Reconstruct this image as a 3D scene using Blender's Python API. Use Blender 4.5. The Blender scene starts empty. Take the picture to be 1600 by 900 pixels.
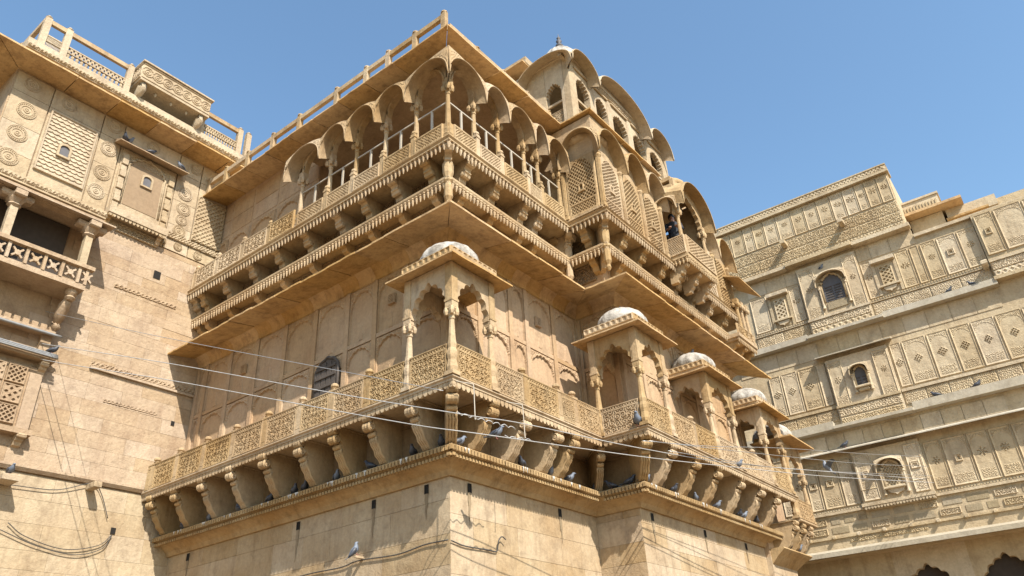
import bpy, math, random
from mathutils import Matrix, Vector
random.seed(7)
sc = bpy.context.scene
COL = sc.collection
R = math.radians

# ------------------------------------------------------------------ camera
CAM = Vector((9.40504, -10.3704, 1.6))
YAW, PITCH, ROLL, FPX = -0.64062, 0.519326, -0.0578875, 1197.335
fw = Vector((math.sin(YAW)*math.cos(PITCH), math.cos(YAW)*math.cos(PITCH), math.sin(PITCH)))
rt0 = Vector((math.cos(YAW), -math.sin(YAW), 0)); up0 = rt0.cross(fw)
rt = rt0*math.cos(ROLL)+up0*math.sin(ROLL); up = up0*math.cos(ROLL)-rt0*math.sin(ROLL)
cd = bpy.data.cameras.new('camera'); cam = bpy.data.objects.new('camera', cd); COL.objects.link(cam)
cam.matrix_world = Matrix(((rt.x, up.x, -fw.x, CAM.x), (rt.y, up.y, -fw.y, CAM.y), (rt.z, up.z, -fw.z, CAM.z), (0, 0, 0, 1)))
cd.sensor_width = 36; cd.lens = FPX/1600*36; cd.clip_end = 2000; cd.clip_start = .05
sc.camera = cam

# ------------------------------------------------------------------ light
SUN = Vector((-1.0, .46, -1.08)).normalized()          # direction the light travels
elev = math.asin(-SUN.z); az = math.atan2(-SUN.x, -SUN.y)   # compass angle of the sun from +Y
w = bpy.data.worlds.new('World'); sc.world = w; w.use_nodes = True
nt = w.node_tree; nt.nodes.clear()
sky = nt.nodes.new('ShaderNodeTexSky'); sky.sky_type = 'NISHITA'; sky.sun_disc = False
sky.sun_elevation = elev; sky.sun_rotation = az; sky.altitude = 0; sky.air_density = 1.3; sky.dust_density = 1.0; sky.ozone_density = 6.0
bg = nt.nodes.new('ShaderNodeBackground'); bg.inputs[1].default_value = .138
wo = nt.nodes.new('ShaderNodeOutputWorld')
tint = nt.nodes.new('ShaderNodeMix'); tint.data_type = 'RGBA'; tint.blend_type = 'MULTIPLY'; tint.inputs[0].default_value = 1; tint.inputs[7].default_value = (.97, .965, .86, 1)
nt.links.new(sky.outputs[0], tint.inputs[6]); nt.links.new(tint.outputs[2], bg.inputs[0]); nt.links.new(bg.outputs[0], wo.inputs[0])
sl = bpy.data.lights.new('sun', 'SUN'); sl.energy = 4.2; sl.angle = R(.5); sl.color = (1, .94, .84)
so = bpy.data.objects.new('sun', sl); COL.objects.link(so); so.location = (20, -8, 30)
so.rotation_euler = SUN.to_track_quat('-Z', 'Y').to_euler()
sc.view_settings.view_transform = 'Standard'; sc.view_settings.look = 'None'; sc.view_settings.gamma = 1
sc.view_settings.exposure = 1.0
sc.render.engine = 'CYCLES'; sc.cycles.max_bounces = 4; sc.cycles.diffuse_bounces = 2

# ------------------------------------------------------------------ materials
MATS = {}
def stone(name, ca, cb, cs, rough=.86, rnd=.08, streak=.3, bump=.25, big=.7):
    m = bpy.data.materials.new(name); m.use_nodes = True; n = m.node_tree.nodes; l = m.node_tree.links
    b = n['Principled BSDF']; b.inputs['Roughness'].default_value = rough; b.inputs['Specular IOR Level'].default_value = .2
    geo = n.new('ShaderNodeNewGeometry')
    def noise(scale, det=5, vec=None, rg=.6):
        t = n.new('ShaderNodeTexNoise'); t.inputs['Scale'].default_value = scale; t.inputs['Detail'].default_value = det
        t.inputs['Roughness'].default_value = rg
        l.new(vec or geo.outputs['Position'], t.inputs['Vector']); return t.outputs['Fac']
    def ramp(x, a, c):
        r = n.new('ShaderNodeMapRange'); r.inputs[1].default_value = a; r.inputs[2].default_value = c; l.new(x, r.inputs[0]); return r.outputs[0]
    def mix(f, a, c, mode='MIX'):
        k = n.new('ShaderNodeMix'); k.data_type = 'RGBA'; k.blend_type = mode
        if isinstance(f, float): k.inputs[0].default_value = f
        else: l.new(f, k.inputs[0])
        for i, v in ((6, a), (7, c)):
            if isinstance(v, tuple): k.inputs[i].default_value = (*v, 1)
            else: l.new(v, k.inputs[i])
        return k.outputs[2]
    c = mix(ramp(noise(big, 6), .35, .68), ca, cb)
    mp = n.new('ShaderNodeMapping'); mp.inputs['Scale'].default_value = (2.6, 2.6, .35); l.new(geo.outputs['Position'], mp.inputs['Vector'])
    sf = ramp(noise(1.6, 7, mp.outputs[0], .7), .50, .78)
    mm = n.new('ShaderNodeMath'); mm.operation = 'MULTIPLY'; mm.inputs[1].default_value = streak; l.new(sf, mm.inputs[0])
    c = mix(mm.outputs[0], c, cs)
    gr = ramp(noise(2.3, 9, None, .72), .50, .70); g2 = n.new('ShaderNodeMath'); g2.operation = 'MULTIPLY'; g2.inputs[1].default_value = streak*.75; l.new(gr, g2.inputs[0])
    c = mix(g2.outputs[0], c, tuple(.75*q for q in cs))
    oi = n.new('ShaderNodeObjectInfo'); v = n.new('ShaderNodeHueSaturation'); l.new(c, v.inputs['Color'])
    r1 = n.new('ShaderNodeMapRange'); r1.inputs[3].default_value = 1-rnd; r1.inputs[4].default_value = 1+rnd; l.new(oi.outputs['Random'], r1.inputs[0])
    fine = n.new('ShaderNodeMapRange'); fine.inputs[1].default_value = .3; fine.inputs[2].default_value = .7; fine.inputs[3].default_value = .9; fine.inputs[4].default_value = 1.1
    l.new(noise(14, 6), fine.inputs[0])
    m2 = n.new('ShaderNodeMath'); m2.operation = 'MULTIPLY'; l.new(r1.outputs[0], m2.inputs[0]); l.new(fine.outputs[0], m2.inputs[1])
    l.new(m2.outputs[0], v.inputs['Value'])
    r2 = n.new('ShaderNodeMapRange'); r2.inputs[3].default_value = 1+rnd*1.2; r2.inputs[4].default_value = 1-rnd*1.6; l.new(oi.outputs['Random'], r2.inputs[0]); l.new(r2.outputs[0], v.inputs['Saturation'])
    l.new(v.outputs[0], b.inputs['Base Color'])
    bp = n.new('ShaderNodeBump'); bp.inputs['Strength'].default_value = bump; bp.inputs['Distance'].default_value = .02
    l.new(noise(22, 8, None, .7), bp.inputs['Height'])
    b2 = n.new('ShaderNodeBump'); b2.inputs['Strength'].default_value = bump; b2.inputs['Distance'].default_value = .05
    l.new(noise(4.5, 5), b2.inputs['Height']); l.new(b2.outputs[0], bp.inputs['Normal']); l.new(bp.outputs[0], b.inputs['Normal'])
    MATS[name] = m; return m
def plain(name, c, rough=.6, metal=0., var=.15):
    m = bpy.data.materials.new(name); m.use_nodes = True; n = m.node_tree.nodes; l = m.node_tree.links
    b = n['Principled BSDF']; b.inputs['Roughness'].default_value = rough; b.inputs['Metallic'].default_value = metal
    geo = n.new('ShaderNodeNewGeometry'); t = n.new('ShaderNodeTexNoise'); t.inputs['Scale'].default_value = 9; t.inputs['Detail'].default_value = 5
    l.new(geo.outputs['Position'], t.inputs['Vector'])
    k = n.new('ShaderNodeMix'); k.data_type = 'RGBA'; l.new(t.outputs['Fac'], k.inputs[0])
    k.inputs[6].default_value = (*[x*(1-var*2) for x in c], 1); k.inputs[7].default_value = (*[min(1, x*(1+var*2)) for x in c], 1)
    l.new(k.outputs[2], b.inputs['Base Color']); MATS[name] = m; return m
GOLD = stone('golden_sandstone', (.355, .235, .12), (.455, .34, .205), (.14, .09, .05), rnd=.10, streak=.6, bump=.45)
WALL = stone('dressed_sandstone', (.355, .25, .145), (.45, .35, .23), (.20, .135, .08), rnd=.09, streak=.7, bump=.45)
PANEL = stone('panelled_sandstone', (.385, .25, .145), (.45, .32, .195), (.23, .15, .09), rnd=.06, streak=.6, bump=.4)
EAVE = stone('ochre_sandstone', (.46, .285, .125), (.53, .36, .18), (.19, .105, .05), rnd=.09, streak=.8, bump=.5)
LEFT = stone('pinkish_sandstone', (.35, .25, .165), (.44, .335, .225), (.25, .165, .105), rnd=.08, streak=.65, bump=.7)
LEFTP = stone('cream_sandstone', (.39, .295, .19), (.46, .37, .25), (.25, .175, .11), rnd=.06, streak=.65, bump=.6)
PALE = stone('pale_sandstone', (.455, .35, .22), (.545, .445, .30), (.25, .175, .105), rnd=.08, streak=.6, bump=.5)
CARVSHADE = stone('shade_brown_carved_sandstone', (.20, .13, .07), (.27, .185, .105), (.10, .065, .035), rnd=.08, streak=.6, bump=.5)  # carved stone browned to stand in for the shade of the recesses
LIME = stone('weathered_limewash', (.31, .275, .23), (.50, .465, .415), (.09, .075, .06), rnd=.05, streak=1.0, bump=.8, big=5)
BROWN = stone('brown_plaster', (.26, .18, .11), (.30, .215, .135), (.22, .145, .09), rnd=.02, bump=.1)
INSET = stone('weathered_inset', (.31, .245, .155), (.37, .30, .195), (.24, .18, .115), rnd=.1, bump=.5)
WHITE = stone('white_ledge_stone', (.40, .345, .255), (.48, .425, .335), (.28, .23, .17), rnd=.06, streak=.6)
PAVE = stone('courtyard_paving', (.215, .145, .08), (.25, .175, .10), (.16, .11, .065), rnd=.02)
STAIN = stone('stained_sandstone', (.235, .175, .105), (.29, .22, .14), (.14, .10, .065), rnd=.05, streak=.8)
WOOD = plain('grey_wood', (.075, .06, .05), .8)
HOLESHADE = plain('hole_dark', (.012, .010, .008), .95)  # black colour in place of the shade inside wall holes
SHUT = plain('slate_shutter', (.10, .095, .10), .7)
IRON = plain('dull_metal', (.30, .30, .30), .45, .5)
WIRE = plain('wire_metal', (.42, .42, .42), .35, .6)
WIREW = plain('pale_cable', (.36, .35, .34), .5)
WIRED = plain('dark_cable', (.06, .055, .05), .6)
PAINT = plain('cream_paint', (.40, .35, .28), .5, 0, .05)
PIG = plain('pigeon_grey', (.13, .15, .19), .6, 0, .25)
PIGD = plain('pigeon_dark', (.045, .05, .065), .5, 0, .2)
PIGL = plain('pigeon_pale', (.20, .215, .25), .6, 0, .2)
DARKIN = plain('room_shade_paint', (.05, .038, .03), .9)  # near-black colour in place of the shade of deep rooms
CLOTH = plain('black_cloth', (.02, .022, .03), .8)
CLOTHB = plain('grey_blue_cloth', (.07, .09, .13), .8)
SKIN = plain('skin', (.36, .20, .14), .5, 0, .05)
HAIR = plain('black_hair', (.012, .01, .009), .5)

# ------------------------------------------------------------------ mesh building
class MB:
    def __init__(s): s.v = []; s.f = []; s.s = []
    def add(s, vs, fs, sm=False):
        o = len(s.v); s.v += [tuple(q) for q in vs]
        for f in fs: s.f.append(tuple(i+o for i in f)); s.s.append(sm)
        return s
    def box(s, x0, x1, y0, y1, z0, z1, bev=0):
        if bev:
            b = bev
            vs = []
            for z, k in ((z0, 0), (z0+b, 1), (z1-b, 1), (z1, 0)):
                for (x, y) in ((x0, y0), (x1, y0), (x1, y1), (x0, y1)):
                    e = 0 if k else b
                    vs.append((x+(e if x == x0 else -e), y+(e if y == y0 else -e), z))
            fs = [(3, 2, 1, 0), (12, 13, 14, 15)]
            for k in range(3):
                for i in range(4): fs.append((k*4+i, k*4+(i+1) % 4, k*4+4+(i+1) % 4, k*4+4+i))
            return s.add(vs, fs)
        vs = [(x0, y0, z0), (x1, y0, z0), (x1, y1, z0), (x0, y1, z0), (x0, y0, z1), (x1, y0, z1), (x1, y1, z1), (x0, y1, z1)]
        return s.add(vs, [(3, 2, 1, 0), (4, 5, 6, 7), (0, 1, 5, 4), (1, 2, 6, 5), (2, 3, 7, 6), (3, 0, 4, 7)])
    def extr(s, pts, a0, a1, axis='y', sm=False):
        n = len(pts)
        mk = {'y': lambda p, a: (p[0], a, p[1]), 'x': lambda p, a: (a, p[0], p[1]), 'z': lambda p, a: (p[0], p[1], a)}[axis]
        vs = [mk(p, a0) for p in pts]+[mk(p, a1) for p in pts]
        fs = [tuple(range(n)), tuple(range(2*n-1, n-1, -1))]
        fs += [(i, i+n, (i+1) % n+n, (i+1) % n) for i in range(n)]
        return s.add(vs, fs, sm)
    def lathe(s, prof, n=8, cx=0, cy=0, cz=0, rot=0, sm=False, axis='z', lobes=0, la=0):
        vs = []; fs = []
        for (r, z) in prof:
            for i in range(n):
                a = rot+2*math.pi*i/n
                q = r*(1+(la*abs(math.sin(a*lobes/2)) if lobes else 0))
                p = (q*math.cos(a), q*math.sin(a), z)
                if axis == 'y': p = (p[0], -p[2], p[1])
                if axis == 'x': p = (p[2], p[0], p[1])
                vs.append((cx+p[0], cy+p[1], cz+p[2]))
        for k in range(len(prof)-1):
            for i in range(n): fs.append((k*n+i, k*n+(i+1) % n, k*n+n+(i+1) % n, k*n+n+i))
        fs.append(tuple(range(n-1, -1, -1))); fs.append(tuple((len(prof)-1)*n+i for i in range(n)))
        return s.add(vs, fs, sm)
    def grid(s, fn, nu, nv, sm=True, flip=False):
        vs = [fn(i/nu, j/nv) for j in range(nv+1) for i in range(nu+1)]; fs = []
        for j in range(nv):
            for i in range(nu):
                a = j*(nu+1)+i; q = (a, a+1, a+nu+2, a+nu+1); fs.append(q[::-1] if flip else q)
        return s.add(vs, fs, sm)
    def tube(s, pts, r, n=5, sm=True):
        pts = [Vector(p) for p in pts]; vs = []; fs = []
        for i, p in enumerate(pts):
            t = (pts[min(i+1, len(pts)-1)]-pts[max(i-1, 0)]).normalized()
            a = t.cross(Vector((0, 0, 1)) if abs(t.z) < .95 else Vector((1, 0, 0))).normalized(); b = t.cross(a)
            rr = r[i] if isinstance(r, (list, tuple)) else r
            for k in range(n):
                c = 2*math.pi*k/n; vs.append(p+a*rr*math.cos(c)+b*rr*math.sin(c))
        for i in range(len(pts)-1):
            for k in range(n): fs.append((i*n+k, i*n+(k+1) % n, i*n+n+(k+1) % n, i*n+n+k))
        fs += [tuple(range(n-1, -1, -1)), tuple((len(pts)-1)*n+k for k in range(n))]
        return s.add(vs, fs, sm)
    def xf(s, m, start=0):
        for i in range(start, len(s.v)): s.v[i] = tuple(m @ Vector(s.v[i]))
        return s
    def mesh(s, name, mat):
        me = bpy.data.meshes.new(name); me.from_pydata(s.v, [], s.f); me.materials.append(mat)
        me.polygons.foreach_set('use_smooth', s.s); me.update(); return me

WM = {}
def put(name, me, parent=None, M=None, kind=None, label=None, cat=None, group=None):
    """link one object; M is its world matrix, children are stored relative to their parent"""
    if isinstance(me, tuple): me = me[0].mesh(name, me[1])
    o = bpy.data.objects.new(name, me); COL.objects.link(o)
    M = M if M is not None else (WM[parent.name] if parent else Matrix()); WM[o.name] = M
    if parent: o.parent = parent; o.matrix_local = WM[parent.name].inverted() @ M
    else: o.matrix_local = M
    if kind: o['kind'] = kind
    if label: o['label'] = label
    if cat: o['category'] = cat
    if group: o['group'] = group
    return o
def root(name, loc, label, cat, group=None):
    return put(name, None, None, Matrix.Translation(loc), None, label, cat, group)
class Frame:
    """a facade: u to the right along it, w out of it, z up; pieces are modelled facing -Y"""
    def __init__(s, x, y, deg): s.M = Matrix.Translation((x, y, 0)) @ Matrix.Rotation(R(deg), 4, 'Z')
    def m(s, u, w_, z, sx=1, sy=1, sz=1, rz=0, ry=0):
        m = s.M @ Matrix.Translation((u, -w_, z))
        if rz: m = m @ Matrix.Rotation(R(rz), 4, 'Z')
        if ry: m = m @ Matrix.Rotation(R(ry), 4, 'Y')
        return m @ Matrix.Diagonal((sx, sy, sz, 1))
FL = Frame(0, 0, 0); FR = Frame(0, 0, 90); FB = Frame(1.15, 0, 90); FT = Frame(0, 4.95, 0)
FW = Frame(-9.42, 0, 90); FN = Frame(0, 17, 1.7)

# ---- relief panels: height fields over a w x h plate, modelled facing -Y
def relief(name, w_, h, nx, ny, fn, mat):
    vs = []; fs = []
    for j in range(ny+1):
        for i in range(nx+1):
            x, z = w_*i/nx, h*j/ny
            e = i in (0, nx) or j in (0, ny)
            vs.append((x, 0 if e else -fn(min(max(x, 1e-6), w_), z), z))
    for j in range(ny):
        for i in range(nx):
            a = j*(nx+1)+i; fs.append((a, a+1, a+nx+2, a+nx+1))
    me = bpy.data.meshes.new(name); me.from_pydata(vs, [], fs); me.materials.append(mat); me.update(); return me
def fr(x): return x-math.floor(x)
def scroll(x, z, c, seed=0):
    """curling carved scrolls, about 0 or 1"""
    best = 9; bi = bj = 0
    gi, gj = math.floor(x/c), math.floor(z/c)
    for i in (gi-1, gi, gi+1):
        for j in (gj-1, gj, gj+1):
            q = math.sin(i*12.99+j*78.23+seed)*437.5; q -= math.floor(q)
            cx = (i+.5+(q-.5)*.35)*c; cz = (j+.5+(fr(q*7)-.5)*.35)*c
            d = math.hypot(x-cx, z-cz)
            if d < best: best, bi, bj, bx, bz = d, i, j, cx, cz
    th = math.atan2(z-bz, x-bx); dr = 1 if (bi+bj) % 2 else -1
    return 1 if math.cos(2*math.pi*best/(c*.36)+dr*th*1.0) > -.15 else 0
def dia(x, z, px, pz, k=.33):
    a, b = x/px, z/pz
    return 0 if abs(fr(a)-.5)+abs(fr(b)-.5) < k or abs(fr(a+.5)-.5)+abs(fr(b+.5)-.5) < k else 1
def f_rail(w_, h, sd=3, c=.135):
    def f(x, z):
        t = z/h
        if z < .03 or z > h-.03: return .06
        if z > h-.13: return .052 if z < h-.105 or dia(x, z, .07, .09, .30) else .015
        if x < .05 or x > w_-.05: return .055 if not (.02 < x < .035 or w_-.035 < x < w_-.02) else .03
        return .022+.026*scroll(abs(x-w_/2), z, c, sd)
    return f
def f_lat(w_, h, px, pz, k=.31, b=.04, d=.05):
    def f(x, z):
        if x < b or x > w_-b or z < b or z > h-b: return d+.012
        return .004+d*dia(x, z, px, pz, k)
    return f
def f_scr(w_, h, c, b=.03, d=.035, seed=0):
    def f(x, z):
        if x < b or x > w_-b or z < b or z > h-b: return d+.012
        return .006+d*scroll(x, z, c, seed)
    return f
def arch_h(x, w_, spring, rise):      # pointed-lobed arch line over a panel
    t = min(1, abs(x-w_/2)/(w_/2)); return spring+rise*((1-t**2.1)**.55)+.03*abs(math.sin(t*3*math.pi))
def f_panel(w_, h, var, seed=0):
    def f(x, z):
        e = min(x, w_-x, z, h-z)
        if e < .045: return .05 if e < .03 else .036
        if e < .065: return .03
        c = w_/2
        top = arch_h(x-.065, w_-.13, h*.74, h*.17)
        if z > top+.012 and var != 'plain': return .022+.016*scroll(x, z, .10, seed)
        if z > top-.018 and var != 'plain': return .04
        if .08 < z < h*.24 and .1 < x < w_-.1: return .024+.014*scroll(x, z, .085, seed+5)
        if var == 'flower':
            dx, dz = x-c, z-h*.58; r = math.hypot(dx, dz); a = math.atan2(dz, dx)
            R0 = (.13, .115, .14, .12)[seed % 4]; pt = (3, 4, 3, 4)[seed % 4]
            if r < R0: return .002 if abs(math.sin(pt*a+.5*seed)) < .40+.2*(r/R0) and .028 < r or r < .012 else .036
        if var == 'square':
            dx, dz = abs(x-c), abs(z-h*.55); m = max(dx, dz)
            if m < .05: return .002
            if m < .12: return .07 if m > .085 or m < .062 else .045
        if var == 'diamond':
            dx, dz = x-c, z-h*.55
            if abs(dx)+abs(dz) < .15: return .003 if dia(dx+.5, dz+.5, .10, .10, .3) == 0 else .045
        return .028
    return f
def f_arch(w_, h, seed=0):            # blind lobed arch with carved spandrels
    def f(x, z):
        e = min(x, w_-x)
        if e < .03: return .05
        t = arch_h(x-.03, w_-.06, h*.58, h*.34)
        if z > t+.02: return .042+.012*scroll(x, z, .11, seed)
        if z > t-.015: return .055
        dx = abs(x-w_/2)
        if z < h*.3 and dx < .07*(1-z/(h*.3))+.012 and z > .02: return .022
        return .006
    return f
def f_scale(w_, h):
    p, rh = .17, .115; Rr = p*.60
    def f(x, z):
        e = min(x, w_-x, z, h-z)
        if e < .05: return .06
        r0 = math.floor(z/rh)+1
        for r in (r0+1, r0):
            cz = r*rh; off = .5*p if r % 2 else 0
            cx = (math.floor((x-off)/p)+.5)*p+off
            if math.hypot(x-cx, z-cz) < Rr: return .012+.045*(cz-z)/(rh*2)+.01
        return .008
    return f

# ---- shared prototypes
def cusp(a, h, n=7, depth=.09, seg=5, base=0.0):
    """outline of a lobed arch opening from (-a,base) over to (a,base)"""
    pts = []
    for k in range(n*seg+1):
        ph = math.pi*(1-k/(n*seg))
        r = 1-depth*(1-abs(math.sin(n*ph*1.0)))
        pk = 1+.10*math.exp(-((ph-math.pi/2)/.18)**2)
        pts.append((a*math.cos(ph)*r, base+h*math.sin(ph)*r*pk))
    pts[0] = (-a*(1-depth*.5), base); pts[-1] = (a*(1-depth*.5), base); return pts
def arch_plate(L, H, a, h, th, mat, name, n=7, depth=.09, z0=0):
    mb = MB(); pts = [(-L/2, z0)]+cusp(a, h, n, depth)+[(L/2, z0), (L/2, H), (-L/2, H)]
    if z0 == 0: pass
    mb.extr(pts, -th/2, th/2, 'y'); return mb.mesh(name, mat)
def column(H, r, mat, name, fat=.0):
    mb = MB(); k = r
    mb.box(-1.55*k, 1.55*k, -1.55*k, 1.55*k, 0, .05*H)
    b = fat or .20
    mb.lathe([(1.35*k, .05*H), (1.6*k, .05*H+.25*b*H*.5), (1.25*k, .05*H+.35*b*H), (1.5*k, .05*H+.5*b*H), (1.5*k, .05*H+.6*b*H), (1.15*k, .05*H+.72*b*H),
              (1.3*k, .05*H+.85*b*H), (1.05*k, .05*H+b*H), (.98*k, (.10+b)*H), (.72*k, .74*H), (.95*k, .75*H), (.95*k, .765*H), (.75*k, .785*H), (1.15*k, .81*H),
              (.9*k, .84*H), (1.5*k, .885*H), (1.3*k, .905*H)], 8, rot=R(22.5))
    mb.box(-1.3*k, 1.3*k, -1.3*k, 1.3*k, .905*H, H)
    for sx in (-1, 1):
        for sy in (-1, 1): mb.lathe([(.02*H, .80*H), (.035*H, .84*H), (.03*H, .88*H), (.02*H, .905*H)], 5, sx*1.05*k, sy*1.05*k)
    return mb.mesh(name, mat)
def drop(mb, x, y, z, w_=.075, h=.15):
    a = w_/2
    mb.lathe([(a, z), (a, z-.03), (a*.55, z-.045), (a*.95, z-.075), (a*.75, z-.105), (a*.2, z-h)], 5, x, y)
def tongue(mb, x, y, z, w_=.085, h=.10, t=.05):
    a = w_/2*.94; mb.extr([(x-a, z), (x+a, z), (x+a, z-h*.55), (x+a*.55, z-h*.9), (x, z-h), (x-a*.55, z-h*.9), (x-a, z-h*.55)][::-1], y-t/2, y+t/2, 'y')

# the plan of the palace, corner by corner, with the direction each corner moves when offset outwards
YE = 12.0
PATH = [(-9.42, 0), (0, 0), (0, 4.95), (1.15, 4.95), (1.15, YE), (-1, YE)]
OFFS = [(0, -1), (1, -1), (1, -1), (1, -1), (1, 1), (0, 1)]
YU = 4.64
PATHU = [(-9.42, 0), (0, 0), (0, YU), (1.15, YU), (1.15, YE), (-1, YE)]
def sweep(mb, prof, path=PATH, offs=OFFS):
    n = len(prof); vs = []; fs = []
    for (p, o) in zip(path, offs):
        for (w_, z) in prof: vs.append((p[0]+o[0]*w_, p[1]+o[1]*w_, z))
    for k in range(len(path)-1):
        for i in range(n): fs.append((k*n+i, (k+1)*n+i, (k+1)*n+(i+1) % n, k*n+(i+1) % n))
    fs += [tuple(range(n)), tuple((len(path)-1)*n+i for i in range(n-1, -1, -1))]
    return mb.add(vs, fs)
def edges(w_, yc=4.95):
    """straight runs of the palace edge at offset w: (frame, u0, u1, w inside that frame)"""
    return [(FL, -9.42, w_, w_), (FR, -w_, yc-w_, w_), (Frame(0, yc, 0), w_, 1.15+w_, w_), (FB, yc-w_, YE+w_, w_)]
def along(mb, fn, w_, sp, z, inset=0, yc=4.95):
    for (F, u0, u1, ww) in edges(w_, yc):
        n = max(1, round((u1-u0-2*inset)/sp)); st = (u1-u0)/n; s0 = len(mb.v)
        for i in range(n): fn(mb, u0+st*(i+.5), -ww, z)
        mb.xf(F.M, s0)
    return mb

# =================================================================== ground
g = MB().add([(-300, -300, 0), (300, -300, 0), (300, 300, 0), (-300, 300, 0)], [(0, 1, 2, 3)])
put('ground', (g, PAVE), kind='structure')

# =================================================================== PALACE
pal = root('palace', (-4, 5, 0), 'golden sandstone palace with carved balconies, domed corner pavilions and deep flat eaves in the middle', 'palace')
# --- base wall with dressed blocks
mb = MB(); mb.box(-9.42, -.012, .012, YE, 0, 6.9); mb.box(-.012, 1.138, 4.962, YE-.01, 0, 6.9)
base = put('base_wall', (mb, WALL), pal, Matrix())
def block_mesh(bv=.006):
    return MB().box(0, 1, 0, .04, 0, 1).mesh('ashlar_block', WALL)
bm = block_mesh()
def blocks(F, u0, u1, z0, z1, hs, ls, par, me, name, w0=.0, jit=.004, gap=.006, skip=None, hole=()):
    z = z0; k = 0
    while z < z1-.05:
        h = min(hs*random.uniform(.75, 1.25), z1-z)
        if z1-z-h < .12: h = z1-z
        u = u0
        while u < u1-.03:
            L = random.uniform(.55, 1.35)*ls
            if u == u0 and k % 2: L *= .55
            if u+L > u1-.3: L = u1-u
            if not (skip and skip(u+L/2, z+h/2)):
                put(name, me, par, F.m(u+gap/2, w0+random.uniform(0, jit), z+gap/2, L-gap, 1, h-gap))
            u += L
        z += h; k += 1
blocks(FL, -9.42, 0, 3.0, 5.66, .52, 1.5, base, bm, 'ashlar_block')
blocks(FR, 0, 4.95, 3.0, 5.66, .52, 1.5, base, bm, 'ashlar_block')
blocks(FT, 0, 1.15, 3.0, 5.66, .52, 1.5, base, bm, 'ashlar_block')
blocks(FB, 4.95, YE, 3.0, 5.66, .52, 1.5, base, bm, 'ashlar_block')
# weep holes: small framed plates, painted black for the shade inside
wh = MB()
wh.box(-.05, -.032, -.012, .0, -.085, .085); wh.box(.032, .05, -.012, 0, -.085, .085); wh.box(-.032, .032, -.012, 0, .07, .085)
wh.box(-.032, .032, -.003, .0, -.085, .07)
whm = wh.mesh('weep_hole', HOLESHADE)
stain = MB().extr([(-.04, 0), (.04, 0), (.05, -.12), (.03, -.22), (.035, -.34), (.01, -.52), (-.005, -.30), (-.03, -.24), (-.035, -.10)][::-1], -.003, 0, 'y').mesh('water_stain', STAIN)
for F, us in ((FL, (-.58, -2.01, -4.34, -8.5)), (FR, (.53, 3.48)), (FB, (5.46, 8.14, 10.65))):
    for u in us:
        put('weep_hole', whm, base, F.m(u, .012, 5.53)); k = random.uniform(.7, 1.3)
        put('water_stain', stain, base, F.m(u, .013, 5.45, random.choice((-1, 1)), 1, k))
# --- moulding under the brackets
mb = sweep(MB(), [(0, 6.08), (.45, 6.08), (.47, 6.05), (.42, 6.0), (.42, 5.965), (.36, 5.93), (.22, 5.85), (.11, 5.76), (.06, 5.66), (0, 5.66)][::-1])
led = put('ledge', (mb, GOLD), pal, Matrix())
mb = along(MB(), lambda b, u, y, z: (b.box(u-.028, u+.028, y, y+.08, z-.03, z+.06), b.box(u-.028, u+.028, y+.06, y+.14, z-.13, z-.075)), .50, .09, 5.99)
put('tooth_course', (mb, GOLD), led, Matrix(), kind='stuff')
# --- lower balcony
mb = sweep(MB(), [(0, 7.10), (.98, 7.10), (1.0, 7.085), (1.0, 7.06), (.965, 7.04), (.965, 7.0), (0, 7.0)][::-1])
deck = put('balcony_deck', (mb, GOLD), pal, Matrix())
mb = along(MB(), lambda b, u, y, z: tongue(b, u, y+.04, z, .115, .125), .965, .125, 7.0)
put('scalloped_fringe', (mb, GOLD), deck, Matrix(), kind='stuff')
def bracket_mesh():
    mb = MB()
    prof = [(0, 0), (.80, 0), (.80, -.20), (.69, -.35), (.71, -.45), (.67, -.55), (.60, -.62), (.575, -.72), (.48, -.80), (.45, -.86), (.36, -.905), (0, -.905)]
    mb.extr([(-a, b) for a, b in prof], -.10, .10, 'x')
    for zz, rr, ww in ((-.09, .085, .87), (-.26, .095, .84)):
        mb.lathe([(rr*.30, -.115), (rr*.45, -.105), (rr*.70, -.118), (rr*.85, -.10), (rr, -.085), (rr*.9, -.03), (rr, 0), (rr*.9, .03), (rr, .085), (rr*.85, .10), (rr*.70, .118), (rr*.45, .105), (rr*.30, .115)], 14, 0, -ww, zz, axis='x')
    mb.lathe([(.02, -.10), (.05, -.09), (.05, .09), (.02, .10)], 10, 0, -.73, -.39, axis='x')
    for x in (-.078, -.026, .026, .078):
        mb.tube([(x, -.69, -.42), (x, -.70, -.48), (x, -.655, -.57), (x, -.585, -.65), (x, -.555, -.73), (x, -.46, -.81), (x, -.42, -.87), (x, -.36, -.90)], [.03, .036, .034, .028, .034, .026, .03, .02], 6)
    mb.box(-.15, .15, -.86, 0, -.03, -.002)
    return mb.mesh('bracket', GOLD)
brm = bracket_mesh()
for F, us in ((FL, (-9.1, -8.06, -6.92, -5.78, -4.6, -3.4, -2.38, -1.34, -.2)), (FR, (.3, 1.3, 2.42, 3.0)), (FB, (5.2, 6.45, 7.68, 9.05, 10.3, 11.5))):
    for u in us: put('bracket', brm, deck, F.m(u, 0, 6.998, random.uniform(.92, 1.12), random.uniform(.97, 1.03), random.uniform(.99, 1.0), random.uniform(-1.5, 1.5)))
for (x, y) in ((0, 0), (1.15, 4.95)):
    put('bracket', brm, deck, Matrix.Translation((x, y, 6.998)) @ Matrix.Rotation(R(45), 4, 'Z') @ Matrix.Diagonal((1, 1.32, 1, 1)))
put('bracket', brm, deck, Matrix.Translation((0, 4.95, 6.998)) @ Matrix.Rotation(R(45), 4, 'Z') @ Matrix.Diagonal((.8, 1.25, 1, 1)))
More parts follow.
